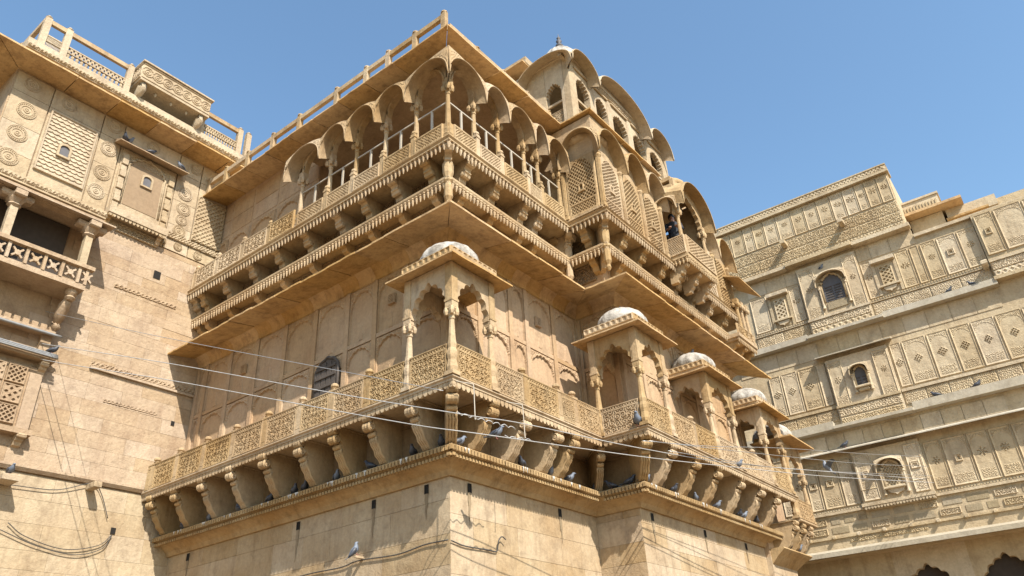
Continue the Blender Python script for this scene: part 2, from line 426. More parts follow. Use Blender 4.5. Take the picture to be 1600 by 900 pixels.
# framed panels between the brackets, coloured dark brown to imitate recess shade
BP_ = MB(); BP_.box(0, 1, -.02, 0, 0, .80); BP_.box(.0, .06, -.04, -.02, 0, .80); BP_.box(.94, 1, -.04, -.02, 0, .80); BP_.box(.06, .94, -.04, -.02, .74, .80); BPm = BP_.mesh('bracket_panel', CARVSHADE)
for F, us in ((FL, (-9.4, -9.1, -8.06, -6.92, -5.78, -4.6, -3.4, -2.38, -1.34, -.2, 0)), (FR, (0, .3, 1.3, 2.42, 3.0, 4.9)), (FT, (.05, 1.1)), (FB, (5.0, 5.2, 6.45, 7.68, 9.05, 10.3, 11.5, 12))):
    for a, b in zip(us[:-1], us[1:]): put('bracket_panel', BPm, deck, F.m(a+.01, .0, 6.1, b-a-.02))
# railing
RPS = [relief('rail_panel', 1.0, .65, 104, 68, f_rail(1.0, .65, sd, c), GOLD) for sd, c in ((3, .135), (11, .125), (17, .15), (29, .13))]; RP = RPS[0]
pm = MB(); pm.box(-.075, .075, -.07, .07, 0, .68); pm.box(-.09, .09, -.085, .085, .0, .08); pm.box(-.09, .09, -.085, .085, .62, .67)
for i in (-1, 0, 1): pm.box(i*.045-.012, i*.045+.012, -.082, -.07, .1, .6)
pm.lathe([(.06, .68), (.085, .70), (.05, .72), (.085, .75), (.085, .785), (.05, .82), (.0, .835)], 10)
POST = pm.mesh('rail_post', GOLD)
def rail(F, us, w_, z, par, panel, post, ends=(0, 0), h=1.0, backing=.08, half=.07):
    for i in range(len(us)-1):
        a, b = us[i]+half, us[i+1]-half
        put('rail_panel', random.choice(RPS) if panel is RP else panel, par, F.m(a, w_-.01+random.uniform(-.006, .006), z, b-a, 1, h))
    for u in us[(0 if ends[0] else 1):(None if ends[1] else -1)]: put('rail_post', post, par, F.m(u, w_-.04, z))
UL = [-9.37, -9.07, -8.01, -6.87, -5.72, -4.54, -3.37, -2.35, -1.31, -.18, .92]
UR = [-.92, .2, 1.2, 2.4, 3.0, 4.03]
UT = [.92, 2.05]; UB = [4.03, 5.2, 6.4, 7.65, 9.05, 10.15, 11.25, 12.6]
rail(FL, UL[:10], .94, 7.10, deck, RP, POST)
rail(FR, UR[1:], .94, 7.10, deck, RP, POST); 
rail(FL, UL[9:], .94, 7.10, deck, RP, POST); rail(FR, UR[:2], .94, 7.10, deck, RP, POST)
rail(FT, UT, .94, 7.10, deck, RP, POST)
rail(FB, UB[:2], .94, 7.10, deck, RP, POST); rail(FB, [5.2, 6.4, 7.65], .94, 7.10, deck, RP, POST); rail(FB, [7.65, 9.05], .94, 7.1, deck, RP, POST)
rail(FB, [9.05, 10.15, 11.25], .94, 7.10, deck, RP, POST); rail(FB, [11.25, 12.6], .94, 7.10, deck, RP, POST)
mb = MB()      # solid back of the railing so that it does not read as paper
for F, a, b in ((FL, -9.42, .9), (FR, -.9, 4.0), (FT, .95, 2.03), (FB, 4.08, 12.7)):
    s0 = len(mb.v); mb.box(a, b, -.928, -.88, 7.1, 7.745); mb.xf(F.M, s0)
put('rail_backing', (mb, GOLD), deck, Matrix())
# --- first storey walls
mb = MB(); mb.box(-9.42, 0, 0, YE, 6.9, 12.9); mb.box(0, 1.15, 4.95, YE, 6.9, 12.9); mb.box(0, 1.14, YU, 4.95, 11.1, 12.9)
st1 = put('storey_wall', (mb, PANEL), pal, Matrix())
ARCHP = relief('wall_panel', 1.0, 1.0, 60, 64, f_arch(1, 1), PANEL)
SQP = MB()
SQP.box(0, 1, -.012, 0, 0, 1); SQm = SQP.mesh('wall_slab', PANEL)
pil = MB().box(-.07, .07, -.07, 0, 0, 1, .012).mesh('pilaster', PANEL)
band = MB().box(0, 1, -.055, 0, -.05, .05).mesh('wall_band', PANEL)
def bay_grid(F, us, z0, z1, z2, par):
    for i, u in enumerate(us):
        put('pilaster', pil, par, F.m(u, 0, z0, 1, 1, z2-z0))
    for i in range(len(us)-1):
        a, b = us[i]+.07, us[i+1]-.07
        if b-a < .1: continue
        put('wall_band', band, par, F.m(a, 0, z1, b-a)); put('wall_band', band, par, F.m(a, 0, z0+.05, b-a))
        put('wall_panel', ARCHP, par, F.m(a+.01, 0, z0+.1, b-a-.02, 1, z1-z0-.16))
        put('wall_panel', ARCHP, par, F.m(a+.01, 0, z1+.06, b-a-.02, 1, z2-z1-.08))
bay_grid(FL, [-9.3, -8.9, -7.78, -6.62, -5.45, -4.28, -3.12, -2.18, -1.2, -.08], 8.0, 9.25, 10.70, st1)
bay_grid(FR, [.08, .95, 2.05, 2.66, 3.76, 4.85], 8.0, 9.25, 10.70, st1)
bay_grid(FT, [.07, 1.07], 8.0, 9.25, 10.70, st1)
bay_grid(FB, [5.03, 6.0, 7.0, 8.0, 9.0, 10.0, 11.0, 11.9], 8.0, 9.25, 10.70, st1)
# arched timber shutter and little lattice windows
sh = MB(); a, h = .36, .45
pts = [(-a, 0)]+[(-a, .75)]+[(p[0], .75+p[1]) for p in cusp(a*.98, .28, 5, .05)][1:-1]+[(a, .75), (a, 0)]
sh.extr(pts, -.10, -.05, 'y')
shut = put('shutter', (sh, WOOD), st1, FL.m(-3.66, 0, 8.12))
fm = MB(); fm.tube([(p[0]*1.08, -.1, p[1]*1.03) for p in pts], .04, 5); put('shutter_frame', (fm, WOOD), shut, FL.m(-3.66, 0, 8.12))
for i in range(4):
    put('plank', MB().box(-.075, .075, -.125, -.1, .02, .88 if i in (0, 3) else .97).mesh('plank', WOOD), shut, FL.m(-3.66-.27+.18*i, 0, 8.12))
for z in (.12, .36, .60, .82):
    put('batten', MB().box(-.34, .34, -.15, -.125, -.035, .035, .008).mesh('batten', WOOD), shut, FL.m(-3.66, 0, 8.12+z))
LATW = relief('lattice_window', .26, .32, 40, 48, f_lat(.26, .32, .075, .085, .34, .03, .05), PANEL)
for F, u in ((FL, -7.15), (FL, -1.65), (FR, 3.15)): put('lattice_window', LATW, st1, F.m(u-.1, .02, 9.88, .8, 1, .8))
# --- the middle eave: slab by slab, with coving under it
def eave_piece(L, k0, k1, prof, name, mat, chip=.010, seg=6):
    """a stone slab with a slightly uneven, chipped outer lip"""
    n = len(prof); wm = max(p[0] for p in prof); vs = []; fs = []
    for q in range(seg+1):
        t = q/seg; jw = random.uniform(-chip, chip*.4) if 0 < q < seg else random.uniform(-chip*.5, 0)
        if (q == 0 and k0) or (q == seg and k1): jw = 0
        jz = random.uniform(-chip, chip)*.4
        for (w_, z) in prof:
            o = w_ > wm-1e-6 and w_ > .2
            ww = w_+(jw if o else 0); vs.append(((1-t)*k0*ww+t*(L+k1*ww), -ww, z+(jz if o else 0)))
    for q in range(seg):
        for i in range(n): fs.append((q*n+i, q*n+(i+1) % n, (q+1)*n+(i+1) % n, (q+1)*n+i))
    fs += [tuple(range(n-1, -1, -1)), tuple(seg*n+i for i in range(n))]
    return MB().add(vs, fs).mesh(name, mat)
def eave(F, u0, u1, k0, k1, prof, par, name='eave_slab', sp=.95, mat=EAVE, gap=.02, dz=.008):
    n = max(1, round((u1-u0)/sp)); st = (u1-u0)/n
    mid = eave_piece(st-gap, 0, 0, prof, name, mat)
    for i in range(n):
        me = mid if i % 3 else eave_piece(st-gap, 0, 0, prof, name, mat)
        if n == 1: me = eave_piece(st, k0, k1, prof, name, mat)
        elif i == 0 and k0: me = eave_piece(st-gap, k0, 0, prof, name, mat)
        elif i == n-1 and k1: me = eave_piece(st-gap, 0, k1, prof, name, mat)
        put(name, me, par, F.m(u0+st*i+gap/2, 0, random.uniform(-dz, dz), 1, random.uniform(.985, 1.012) if dz else 1))
core = sweep(MB(), [(.0, 11.36), (.12, 11.34), (.12, 11.05), (0, 11.05)][::-1]); me_ = put('eave_course', (core, EAVE), pal, Matrix())
EP = [(.1, 11.34), (.1, 11.02), (1.0, 10.87), (1.0, 10.915)]
eave(FL, -9.42, 0, 0, 1, EP, me_); eave(FR, 0, 4.95, -1, -1, EP, me_); eave(FT, 0, 1.15, 1, 1, EP, me_, sp=2); eave(FB, 4.95, YE, -1, 1, EP, me_)
CP = [(.004, 10.72)]+[(.34-.30*math.cos(t*math.pi/2), 10.74+.28*math.sin(t*math.pi/2)) for t in (0, .2, .4, .6, .8, 1)]+[(.34, 11.04), (.004, 11.04)]
CP = CP[::-1]
for F, a, b, k0, k1 in ((FL, -9.42, 0, 0, 1), (FR, 0, 4.95, -1, -1), (FT, 0, 1.15, 1, 1), (FB, 4.95, YE, -1, 1)):
    eave(F, a, b, k0, k1, CP, me_, 'cove_block', .55, EAVE, .006, .0)
# --- upper balcony: two corbelled courses
mb = sweep(MB(), [(0, 12.13), (.48, 12.13), (.5, 12.11), (.5, 12.06), (.47, 12.0), (0, 12.0)][::-1], PATHU); cb = put('corbel_beam', (mb, GOLD), pal, Matrix())
mb = along(MB(), lambda b, u, y, z: drop(b, u, y+.045, z, .10, .20), .5, .118, 12.02, 0, YU)
put('pendant_fringe', (mb, GOLD), cb, Matrix(), kind='stuff')
mb = sweep(MB(), [(0, 12.97), (.74, 12.97), (.76, 12.94), (.72, 12.90), (.72, 12.87), (.76, 12.84), (.76, 12.81), (0, 12.80)][::-1], PATHU); ud = put('upper_deck', (mb, GOLD), pal, Matrix())
mb = along(MB(), lambda b, u, y, z: drop(b, u, y+.05, z, .10, .20), .76, .125, 12.82, 0, YU)
put('pendant_fringe', (mb, GOLD), ud, Matrix(), kind='stuff')
cp = MB().extr([(-a, b) for a, b in [(0, 0), (.68, 0), (.70, -.06), (.66, -.13), (.58, -.15), (.52, -.22), (.54, -.30), (.46, -.36), (.38, -.40), (.36, -.50), (.28, -.56), (.26, -.67), (0, -.67)]], -.075, .075, 'x')
cp.lathe([(.03, -.09), (.075, -.08), (.075, .08), (.03, .09)], 8, 0, -.60, -.1, axis='x'); cp.lathe([(.03, -.09), (.07, -.08), (.07, .08), (.03, .09)], 8, 0, -.44, -.34, axis='x')
CORB = cp.mesh('corbel', GOLD)
cp = MB().extr([(-a, b) for a, b in [(0, 0), (.44, 0), (.45, -.06), (.38, -.12), (.32, -.13), (.28, -.22), (.18, -.26), (.14, -.38), (0, -.42)]], -.065, .065, 'x')
cp.lathe([(.03, -.08), (.06, -.07), (.06, .07), (.03, .08)], 8, 0, -.38, -.09, axis='x')
CORS = cp.mesh('small_corbel', GOLD)
CARV = relief('carved_panel', .9, .55, 60, 40, f_scr(.9, .55, .15), CARVSHADE)  # dark brown colour carries the shade behind the corbels
def corbels(F, us, par1, par2):
    for i, u in enumerate(us):
        put('corbel', CORB, par2, F.m(u, 0, 12.798, 1.45)); put('small_corbel', CORS, par1, F.m(u+.02, 0, 11.998, 1.4))
        if i+1 < len(us) and us[i+1]-u > .4:
            d = us[i+1]-u
            for k in range(2):
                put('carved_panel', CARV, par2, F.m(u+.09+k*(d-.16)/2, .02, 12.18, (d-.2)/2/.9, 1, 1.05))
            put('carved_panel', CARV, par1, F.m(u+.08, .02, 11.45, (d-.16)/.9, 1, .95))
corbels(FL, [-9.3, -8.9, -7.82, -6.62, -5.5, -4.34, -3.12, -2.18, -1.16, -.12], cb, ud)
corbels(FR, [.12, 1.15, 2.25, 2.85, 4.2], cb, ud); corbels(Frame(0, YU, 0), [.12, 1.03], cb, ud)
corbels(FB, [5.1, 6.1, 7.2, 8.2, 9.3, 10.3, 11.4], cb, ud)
pd = MB(); pd.lathe([(.03, -1.5), (.07, -1.42), (.05, -1.34), (.10, -1.24), (.09, -.95), (.07, -.86), (.11, -.80), (.08, -.74), (.12, -.6), (.13, -.35), (.08, -.22), (.12, -.16), (.09, -.1), (.12, 0)], 8)
PEND = pd.mesh('corner_pendant', GOLD)
for (x, y) in ((.42, -.42), (.42, YU-.42), (1.57, YU-.42)):
    put('corner_pendant', PEND, ud, Matrix.Translation((x, y, 12.81)))
    for rz in (45,):
        put('corbel', CORB, ud, Matrix.Translation((x-.42, y+.42, 12.798)) @ Matrix.Rotation(R(rz), 4, 'Z') @ Matrix.Diagonal((1, 1.38, 1, 1)))
        put('small_corbel', CORS, cb, Matrix.Translation((x-.42, y+.42, 11.998)) @ Matrix.Rotation(R(rz), 4, 'Z') @ Matrix.Diagonal((1, 1.38, 1, 1)))
# upper railing
URP = relief('rail_panel', 1.0, .44, 64, 32, f_lat(1.0, .44, .1, .085, .27, .06, .035), GOLD)
UPS = MB(); UPS.box(-.06, .06, -.06, .06, 0, .66); UPS.box(-.075, .075, -.075, .075, .56, .6); UPS.lathe([(.05, .66), (.075, .69), (.075, .73), (.03, .78), (0, .79)], 8)
UPOST = UPS.mesh('rail_post', GOLD)
URPT = relief('rail_panel', 1.0, .60, 64, 40, f_scr(1.0, .60, .15, .06, .035, 9), GOLD)
CX = [-4.62, -3.48, -2.48, -1.43, -.40, .60]; CY = [-.60, .30, 1.20, 2.25, 2.83, 3.80]
rail(FL, [-9.38, -9.2, -8.14, -6.93, -5.77, CX[0]], .70, 12.97, ud, URPT, UPOST, half=.06)
rail(FL, CX, .70, 12.97, ud, URP, UPOST, half=.06); rail(FR, CY, .70, 12.97, ud, URP, UPOST, half=.06)
for us, F in ((CX[1:-1], FL), (CY[1:-1], FR)):      # the rails run on behind the columns, the loop above adds posts: take those out
    pass
mb = MB()
for F, a, b in ((FL, -9.42, .66), (FR, -.66, 3.85)):
    s0 = len(mb.v); mb.box(a, b, -.688, -.64, 12.97, 13.40); mb.xf(F.M, s0)
put('rail_backing', (mb, GOLD), ud, Matrix())
# --- second storey: solid end, open loggia
mb = MB(); mb.box(-9.42, -4.75, 0, YE, 12.9, 16.36); mb.box(-4.75, -3.4, 3.4, YE, 12.9, 16.36); mb.box(-3.4, 0, 4.1, YE, 12.9, 16.36)
mb.box(-4.75, 0, 0, 3.4, 15.5, 16.36); mb.box(-3.4, 0, 3.4, 4.1, 15.5, 16.36); mb.box(-4.75, .42, -.42, 0, 15.44, 15.74); mb.box(0, .42, 0, 4.0, 15.44, 15.74)
st2 = put('loggia_wall', (mb, PANEL), pal, Matrix())
for i, (a, b) in enumerate(((-9.35, -8.95), (-8.85, -7.85), (-7.75, -6.62), (-6.52, -5.5), (-5.4, -4.78))):
    put('wall_panel', ARCHP, st2, FL.m(a, 0, 13.5, b-a, 1, 1.4))
    put('wall_slab', SQm, st2, FL.m(a, 0, 15.05, b-a, 1, .55)); put('wall_slab', SQm, st2, FL.m(a, 0, 15.63, b-a, 1, .6))
COLU = column(1.80, .068, GOLD, 'column')
for x in CX: put('column', COLU, ud, FL.m(x, .60, 12.97))
for y in CY[1:]: put('column', COLU, ud, FR.m(y, .60, 12.97))
def hood_mesh(L, rise, out, back, name='hood', th=.05, n=20, drop_in=.16, mat=GOLD, top=.22, sp=.78, cor=0, peak=False):
    """curved Bengal-style hood: vaulted underside, carved spandrel front, sloping back"""
    mb = MB()
    def t_(u): return math.sin((u-.5)*math.pi)
    def E(t): return rise*max(0, 1-abs(t)**2.1)**.52-.09*max(0, (abs(t)-.93)/.07)
    def T(t):
        if cor and peak and t*cor > 0: return max(rise*(1+.09*math.sin(abs(t)*math.pi/2))+.06, E(t)+.05)
        return max(rise*(sp+(1-sp)*(1-t*t))+.06, E(t)+.05)
    def car(t, v):                                     # carving on the spandrels
        w_ = T(t)-E(t)
        return -.012*(1 if w_ > .14 and .2 < v < .85 and math.sin(t*L*26)*math.sin(v*w_*60) > 0 else 0)
    yo, yb = -out, back
    def prof(v): return 1-(1-v)**1.6
    def mi(t, v): return t*L/2*(1-.04*v)-(cor*(yb-yo)*v*max(0, t*cor)**2 if cor else 0)
    mb.grid(lambda u, v: (mi(t_(u), v), yo+(yb-yo)*v, E(t_(u))*(1-.10*v)+drop_in*prof(v)), n, 5, True, True)
    mb.grid(lambda u, v: (t_(u)*L/2, yo+car(t_(u), v)-.03*(1-v), E(t_(u))+(T(t_(u))-E(t_(u)))*v), n*2, 8, False)
    def tx(t, v): return t*L/2-(cor*(.3+yb-yo)*v if cor and t*cor > 0 else 0)*max(0, t*cor)
    mb.grid(lambda u, v: (tx(t_(u), v), yo+(.3+yb-yo)*v, T(t_(u))+top*v), n, 3, True)
    mb.grid(lambda u, v: (t_(u)*L/2, yo-.03*(1-v), E(t_(u))+.0*v), n, 1, False)
    mb.tube([(t_(k/n)*L/2*.995, yo-.03, E(t_(k/n))+.012) for k in range(n+1)], .016, 5)
    for s in (-1, 1):
        if s == cor: continue
        mb.add([(s*L/2, yo, 0), (s*L/2, yo, T(s)), (s*L/2, yb+.3, T(s)+top), (s*L/2*.96, yb, drop_in)], [(0, 1, 2, 3) if s > 0 else (3, 2, 1, 0)])
    return mb.mesh(name, mat)
def archway(F, u0, u1, w_, z0, H, a_frac, h, par, th=.12, n=9, mat=GOLD, depth=.07, name='arch'):
    L = u1-u0; me = arch_plate(L, H, L*a_frac/2, h, th, mat, name, n, depth)
    return put(name, me, par, F.m((u0+u1)/2, w_, z0))
SPAND = relief('spandrel_carving', .34, .34, 26, 26, f_scr(.34, .34, .1, .02, .022, 4), GOLD)
for us, F in ((CX, FL), (CY, FR)):
    for i in range(len(us)-1):
        a, b = us[i], us[i+1]
        archway(F, a, b, .60, 14.72, .72, .86, .56, ud, .14, 1, depth=.0)
        L_ = (b-a)*.43; av = MB().tube([(L_*1.04*math.cos(t), -.075, .58*math.sin(t)) for t in (R(k) for k in range(0, 181, 12))], .03, 6)
        put('archivolt', (av, GOLD), ud, F.m((a+b)/2, .60, 14.72))
        e0 = (.30 if (F is FL and i == 0) else 0); e1 = 0
        if F is FL and i == len(us)-2: e1 = .40
        if F is FR and i == 0: e0 = .40
        hd = put('hood', hood_mesh(b-a+e0+e1, .68, .40, 0, n=22, top=.5, cor=1 if e1 else (-1 if (F is FR and i == 0) else 0), peak=True), ud, F.m((a-e0+b+e1)/2, .60, 14.52))
guard = MB().box(0, 1, -.016, .016, -.017, .017).mesh('guard_bar', PAINT); gpost = MB().box(-.024, .024, -.018, .018, 0, .68).mesh('guard_post', PAINT)
for us, F in ((CX, FL), (CY, FR)):
    for i in range(len(us)-1):
        a, b = us[i]+.05, us[i+1]-.05
        put('guard_bar', guard, ud, F.m(a, .60, 14.10, b-a)); put('guard_post', gpost, ud, F.m((a+b)/2, .60, 13.40))
# --- top eave and roof
TP = [(-.05, 16.50), (-.05, 16.36), (.84, 16.26), (.84, 16.30)]
core = MB(); core.box(-9.42, -.05, .05, YE, 16.36, 16.5); core.box(-.05, 1.1, 5.0, 8.0, 16.36, 16.5)
rf = put('roof', (core, EAVE), pal, Matrix())
eave(FL, -9.42, 0, 0, 1, TP, rf, sp=1.1); eave(FR, 0, 4.95-.25, -1, -1, TP, rf, sp=1.1)
FT2 = Frame(0, 4.70, 0); FB2 = Frame(1.0, 0, 90)
eave(FT2, 0, 1.0, 1, 1, TP, rf, sp=3); eave(FB2, 4.70, 7.9, -1, 0, TP, rf, sp=1.1)
RPST = MB().box(-.07, .07, -.06, .06, 0, .6); RPST.lathe([(.085, .6), (.085, .63), (.04, .66), (.0, .68)], 8); RPSTm = RPST.mesh('parapet_post', GOLD)
RBM = MB().box(0, 1, -.05, .05, -.07, .07).mesh('parapet_beam', GOLD)
PX = [.62, -.36, -1.32, -2.15, -3.32, -4.9, -6.1, -7.3, -8.4, -9.3]
for i, x in enumerate(PX):
    put('parapet_post', RPSTm, rf, FL.m(x, .72, 16.32))
    if i: put('parapet_beam', RBM, rf, FL.m(x+.06, .72, 16.80, PX[i-1]-x-.12))
PY = [-.62, .49, 1.55, 2.6, 3.6]
for i, y in enumerate(PY):
    if i: put('parapet_post', RPSTm, rf, FR.m(y, .62, 16.30, 1, 1, .62)); put('parapet_beam', RBM, rf, FR.m(PY[i-1]+.06, .62, 16.60, y-PY[i-1]-.12))

# --- pavilions on the lower balcony
PCOL = column(1.52, .068, GOLD, 'column', .42)
PIER = MB().box(-.085, .085, -.085, .085, 0, .86, .012); PIER.box(-.05, .05, -.095, .095, .05, .3); PIER.box(-.1, .1, -.1, .1, .0, .05); PIERm = PIER.mesh('pier', GOLD)
def dome_mesh(r, h, mat, name, lobes=12):
    mb = MB(); pr = [(r*1.0, 0), (r*1.05, h*.10), (r*1.08, h*.25), (r*1.02, h*.45), (r*.88, h*.66), (r*.66, h*.83), (r*.38, h*.95), (r*.14, h*1.0), (r*.08, h*1.04), (r*.13, h*1.10), (r*.06, h*1.18), (r*.01, h*1.26)]
    mb.lathe(pr, 80, sm=True, lobes=lobes, la=.045); return mb.mesh(name, mat)
DOME = dome_mesh(.55, .56, LIME, 'dome', 14)
BANDP = relief('parapet_panel', 1.0, .17, 72, 14, lambda x, z: .03 if z < .025 or z > .145 else (.012 if abs(fr(x*9)-.5)+abs(z-.085)*3 < .36 else .035), GOLD)
def pavilion(x0, x1, y0, y1, zd, corner):
    """x1,y0 is the outer corner; open arches on the -Y and +X sides"""
    z0 = zd; zt = z0+2.36
    mb = MB()
    mb.box(x0+.08, x1-.08, y0+.08, y1-.08, zt-.04, zt+.04)      # ceiling
    p = put('pavilion', (mb, GOLD), pal, Matrix())
    for (x, y) in ((x0, y0), (x1, y0), (x1, y1)):
        put('column', PCOL, p, Matrix.Translation((x, y, z0))); put('pier', PIERm, p, Matrix.Translation((x, y, z0+1.50)))
    Fa = Frame(0, y0, 0); Fb = Frame(x1, 0, 90)
    archway(Fa, x0+.06, x1-.06, 0, z0+1.46, .90, .95, .60, p, .13, 7, GOLD, .10); archway(Fb, y0+.06, y1-.06, 0, z0+1.46, .90, .95, .60, p, .13, 7, GOLD, .10)
    archway(Frame(x0, 0, 90), y0+.1, y1+.0, 0, z0+1.46, .90, .8, .52, p, .13, 7)
    # eave: four mitred sheets
    e = .36; ze = z0+2.32; zi = z0+2.47
    for (F, a, b) in ((Frame(0, y0, 0), x0, x1), (Frame(x1, 0, 90), y0, y1), (Frame(0, y1, 180), -x1, -x0), (Frame(x0, 0, -90), -y1, -y0)):
        put('eave_slab', eave_piece(b-a, -1, 1, [(-.12, zi+.06), (-.12, zi-.06), (e, ze), (e, ze+.03)], 'eave_slab', EAVE), p, F.m(a, 0, 0))
    mb = MB(); mb.box(x0-.12, x1+.12, y0-.12, y1+.12, zi-.02, zi+.215)
    pp = put('parapet', (mb, GOLD), p, Matrix())
    for (F, a, b) in ((Frame(0, y0-.12, 0), x0, x1), (Frame(x1+.12, 0, 90), y0, y1)): put('parapet_panel', BANDP, pp, F.m(a-.12, 0, zi+.035, b-a+.24))
    put('dome_rim', MB().lathe([(.50, 0), (.57, .0), (.58, .03), (.55, .06), (.5, .06)], 32, (x0+x1)/2, (y0+y1)/2, zi+.2).mesh('dome_rim', GOLD), p, Matrix())
    put('dome', DOME, p, Matrix.Translation(((x0+x1)/2, (y0+y1)/2, zi+.2)) @ Matrix.Rotation(random.random(), 4, 'Z') @ Matrix.Diagonal((1.02, (y1-y0)/(x1-x0)*1.0, 1, 1)))
pavilion(-.18, .92, -.92, .20, 7.10, True)
pavilion(.95, 2.07, 4.03, 5.2, 7.10, True)
pavilion(1.0, 2.07, 7.65, 9.05, 7.10, False)
pavilion(1.0, 2.07, 11.25, 12.6, 7.10, False)

# --- lower end bay beyond the last pavilion
mb = MB(); mb.box(-1, 1.3, YE, 13.9, 0, 5.4); eb = put('end_bay', (mb, WALL), pal, Matrix())
P2 = [(1.3, YE+.02), (1.3, 13.9), (-1, 13.9)]; O2 = [(1, 0), (1, 1), (0, 1)]
put('ledge', (sweep(MB(), [(0, 5.62), (.40, 5.62), (.42, 5.58), (.36, 5.52), (.22, 5.42), (.08, 5.28), (0, 5.2)][::-1], P2, O2), GOLD), eb, Matrix())
put('balcony_deck', (sweep(MB(), [(-1.2, 6.45), (.80, 6.45), (.82, 6.42), (.82, 6.38), (.78, 6.35), (-1.2, 6.35)][::-1], [(1.3, 12.75), (1.3, 13.4), (-1, 13.4)], O2), GOLD), eb, Matrix())
F3 = Frame(1.3, 0, 90)
for u in (12.5, 13.1, 13.7): put('bracket', brm, eb, F3.m(u, 0, 6.35, .9, .85, .85))
put('back_wall', (MB().box(-1, 1.3, YE, 13.9, 5.4, 8.6), PANEL), eb, Matrix())
put('rail_panel', RP, eb, F3.m(12.8, .76, 6.45, 1.3, 1, .9)); 
for u in (12.8, 14.1): put('column', PCOL, eb, F3.m(u, .72, 6.45)); put('pier', PIERm, eb, F3.m(u, .72, 7.93))
put('arch', arch_plate(1.2, .9, .52, .52, .13, GOLD, 'arch'), eb, F3.m(13.45, .72, 7.91))
put('eave_slab', (MB().box(1.2, 2.5, 12.45, 14.5, 8.78, 8.82), EAVE), eb, Matrix())
put('parapet', (MB().box(1.25, 2.1, 12.75, 14.2, 8.82, 9.02), GOLD), eb, Matrix())
put('dome', DOME, eb, Matrix.Translation((1.6, 13.45, 9.02)))

# --- jharokha storey over the bay (lattice screens)
XJ = 1.76; FJ = Frame(XJ, 0, 90); FJR = Frame(0, 3.94, 0)
mb = MB(); mb.box(-1.6, XJ-.06, 3.98, 7.35, 12.97, 16.2); mb.box(-1.6, XJ-.06, 9.75, 12.5, 12.97, 15.4); mb.box(-1.6, .2, 7.35, 9.75, 12.97, 16.2)
mb.box(.2, XJ-.03, 7.35, 9.75, 15.6, 16.2); mb.box(0, XJ+.05, 3.86, 12.6, 12.97, 13.02)
jb = put('jharokha_storey', (mb, GOLD), pal, Matrix())
def f_screen(w_, h, px, pz):
    def f(x, z):
        e = min(x, w_-x)
        if e < .07: return .05 if e > .02 else .03
        if z < .05: return .06
        if z < .40: return .055 if z > .36 or z < .09 or e < .1 else -.015+.06*dia(x, z, px*.8, pz*.8, .33)
        t = arch_h(x-.07, w_-.14, h*.60, h*.34)
        if z > t: return .03 if z > t+.03 else .055
        dx, dz = abs(x-w_/2), z-h*.46
        wq = .085
        if dx < wq and -.12 < dz < .13 and dz < .06+.07*math.sqrt(max(0, 1-(dx/wq)**2)): return -.03 if dx < wq-.035 and -.085 < dz < .03+.05*math.sqrt(max(0, 1-(dx/(wq-.03))**2)) else .075
        if dx < .12 and -.16 < dz < -.12: return .09
        return -.02+.07*dia(x, z, px, pz, .34)
    return f
SCR1 = relief('lattice_screen', 1.0, 1.85, 96, 176, f_screen(1.0, 1.85, .12, .13), GOLD)
SCR2 = relief('lattice_screen', 1.0, 1.85, 96, 176, f_screen(1.0, 1.85, .15, .105), GOLD)
jp = MB().box(-.06, .06, -.09, 0, 0, 1.75); jp.box(-.08, .08, -.11, 0, 0, .12); jp.box(-.03, .03, -.11, -.09, .15, 1.6); jp.lathe([(.07, 1.6), (.10, 1.66), (.08, 1.72), (.10, 1.75)], 8, 0, -.05)
JP = jp.mesh('pilaster', GOLD)
SY = [3.98, 5.08, 6.20, 7.36]; SY2 = [9.75, 10.9, 12.05]
put('lattice_screen', SCR1, jb, FJR.m(.78, .01, 13.02, .94)); put('pilaster', JP, jb, FJR.m(.72, .01, 13.02))
for k, S in enumerate((SY, SY2)):
    for i in range(len(S)-1): put('lattice_screen', (SCR2, SCR1)[(i+k) % 2], jb, FJ.m(S[i]+.05, -.02, 13.02, S[i+1]-S[i]-.1))
    for u in S: put('pilaster', JP, jb, FJ.m(u, -.01, 13.02))
for a, b in ((3.66, 5.12), (5.12, 6.28), (6.28, 7.5), (9.9, 11.05), (11.05, 12.3)):
    put('hood', hood_mesh(b-a, .92, .30, .05, sp=.45, n=24, cor=-1 if a < 4 else 0), jb, FJ.m((a+b)/2, -.02, 14.66))
put('hood', hood_mesh(1.30, .92, .28, .05, sp=.55, cor=1), jb, FJR.m(1.39, 0, 14.66))
DOM2 = dome_mesh(.60, .48, GOLD, 'dome', 18)
put('dome', DOM2, jb, Matrix.Translation((1.15, 4.5, 15.45)))
put('dome', DOM2, jb, Matrix.Translation((1.75, 8.6, 16.05)) @ Matrix.Diagonal((.8, .9, .8, 1)))
# projecting window balcony with open arches
bx = MB(); bx.box(XJ-.1, 2.36, 7.50, 9.45, 12.94, 13.06); bx.box(XJ-.1, 2.30, 7.56, 9.39, 12.84, 12.94)
wb = put('window_balcony', (bx, GOLD), jb, Matrix())
LAT = relief('lattice_panel', 1.0, .62, 90, 56, f_lat(1.0, .62, .10, .10, .30, .05, .06), GOLD)
put('lattice_panel', LAT, wb, Frame(0, 7.54, 0).m(1.76, 0, 13.06, .58)); put('lattice_panel', LAT, wb, Frame(2.32, 0, 90).m(7.54, 0, 13.06, 1.88))
put('back_panel', (MB().box(2.26, 2.315, 7.6, 9.4, 13.06, 13.66), GOLD), wb, Matrix())
mb = MB(); s0 = 0
for i in range(17): drop(mb, 7.56+.115*i, -.02, 0, .085, .17)
mb.xf(Frame(2.34, 0, 90).M @ Matrix.Translation((0, .03, 12.92)))
s0 = len(mb.v)
for i in range(5): drop(mb, 1.83+.115*i, 0, 0, .085, .17)
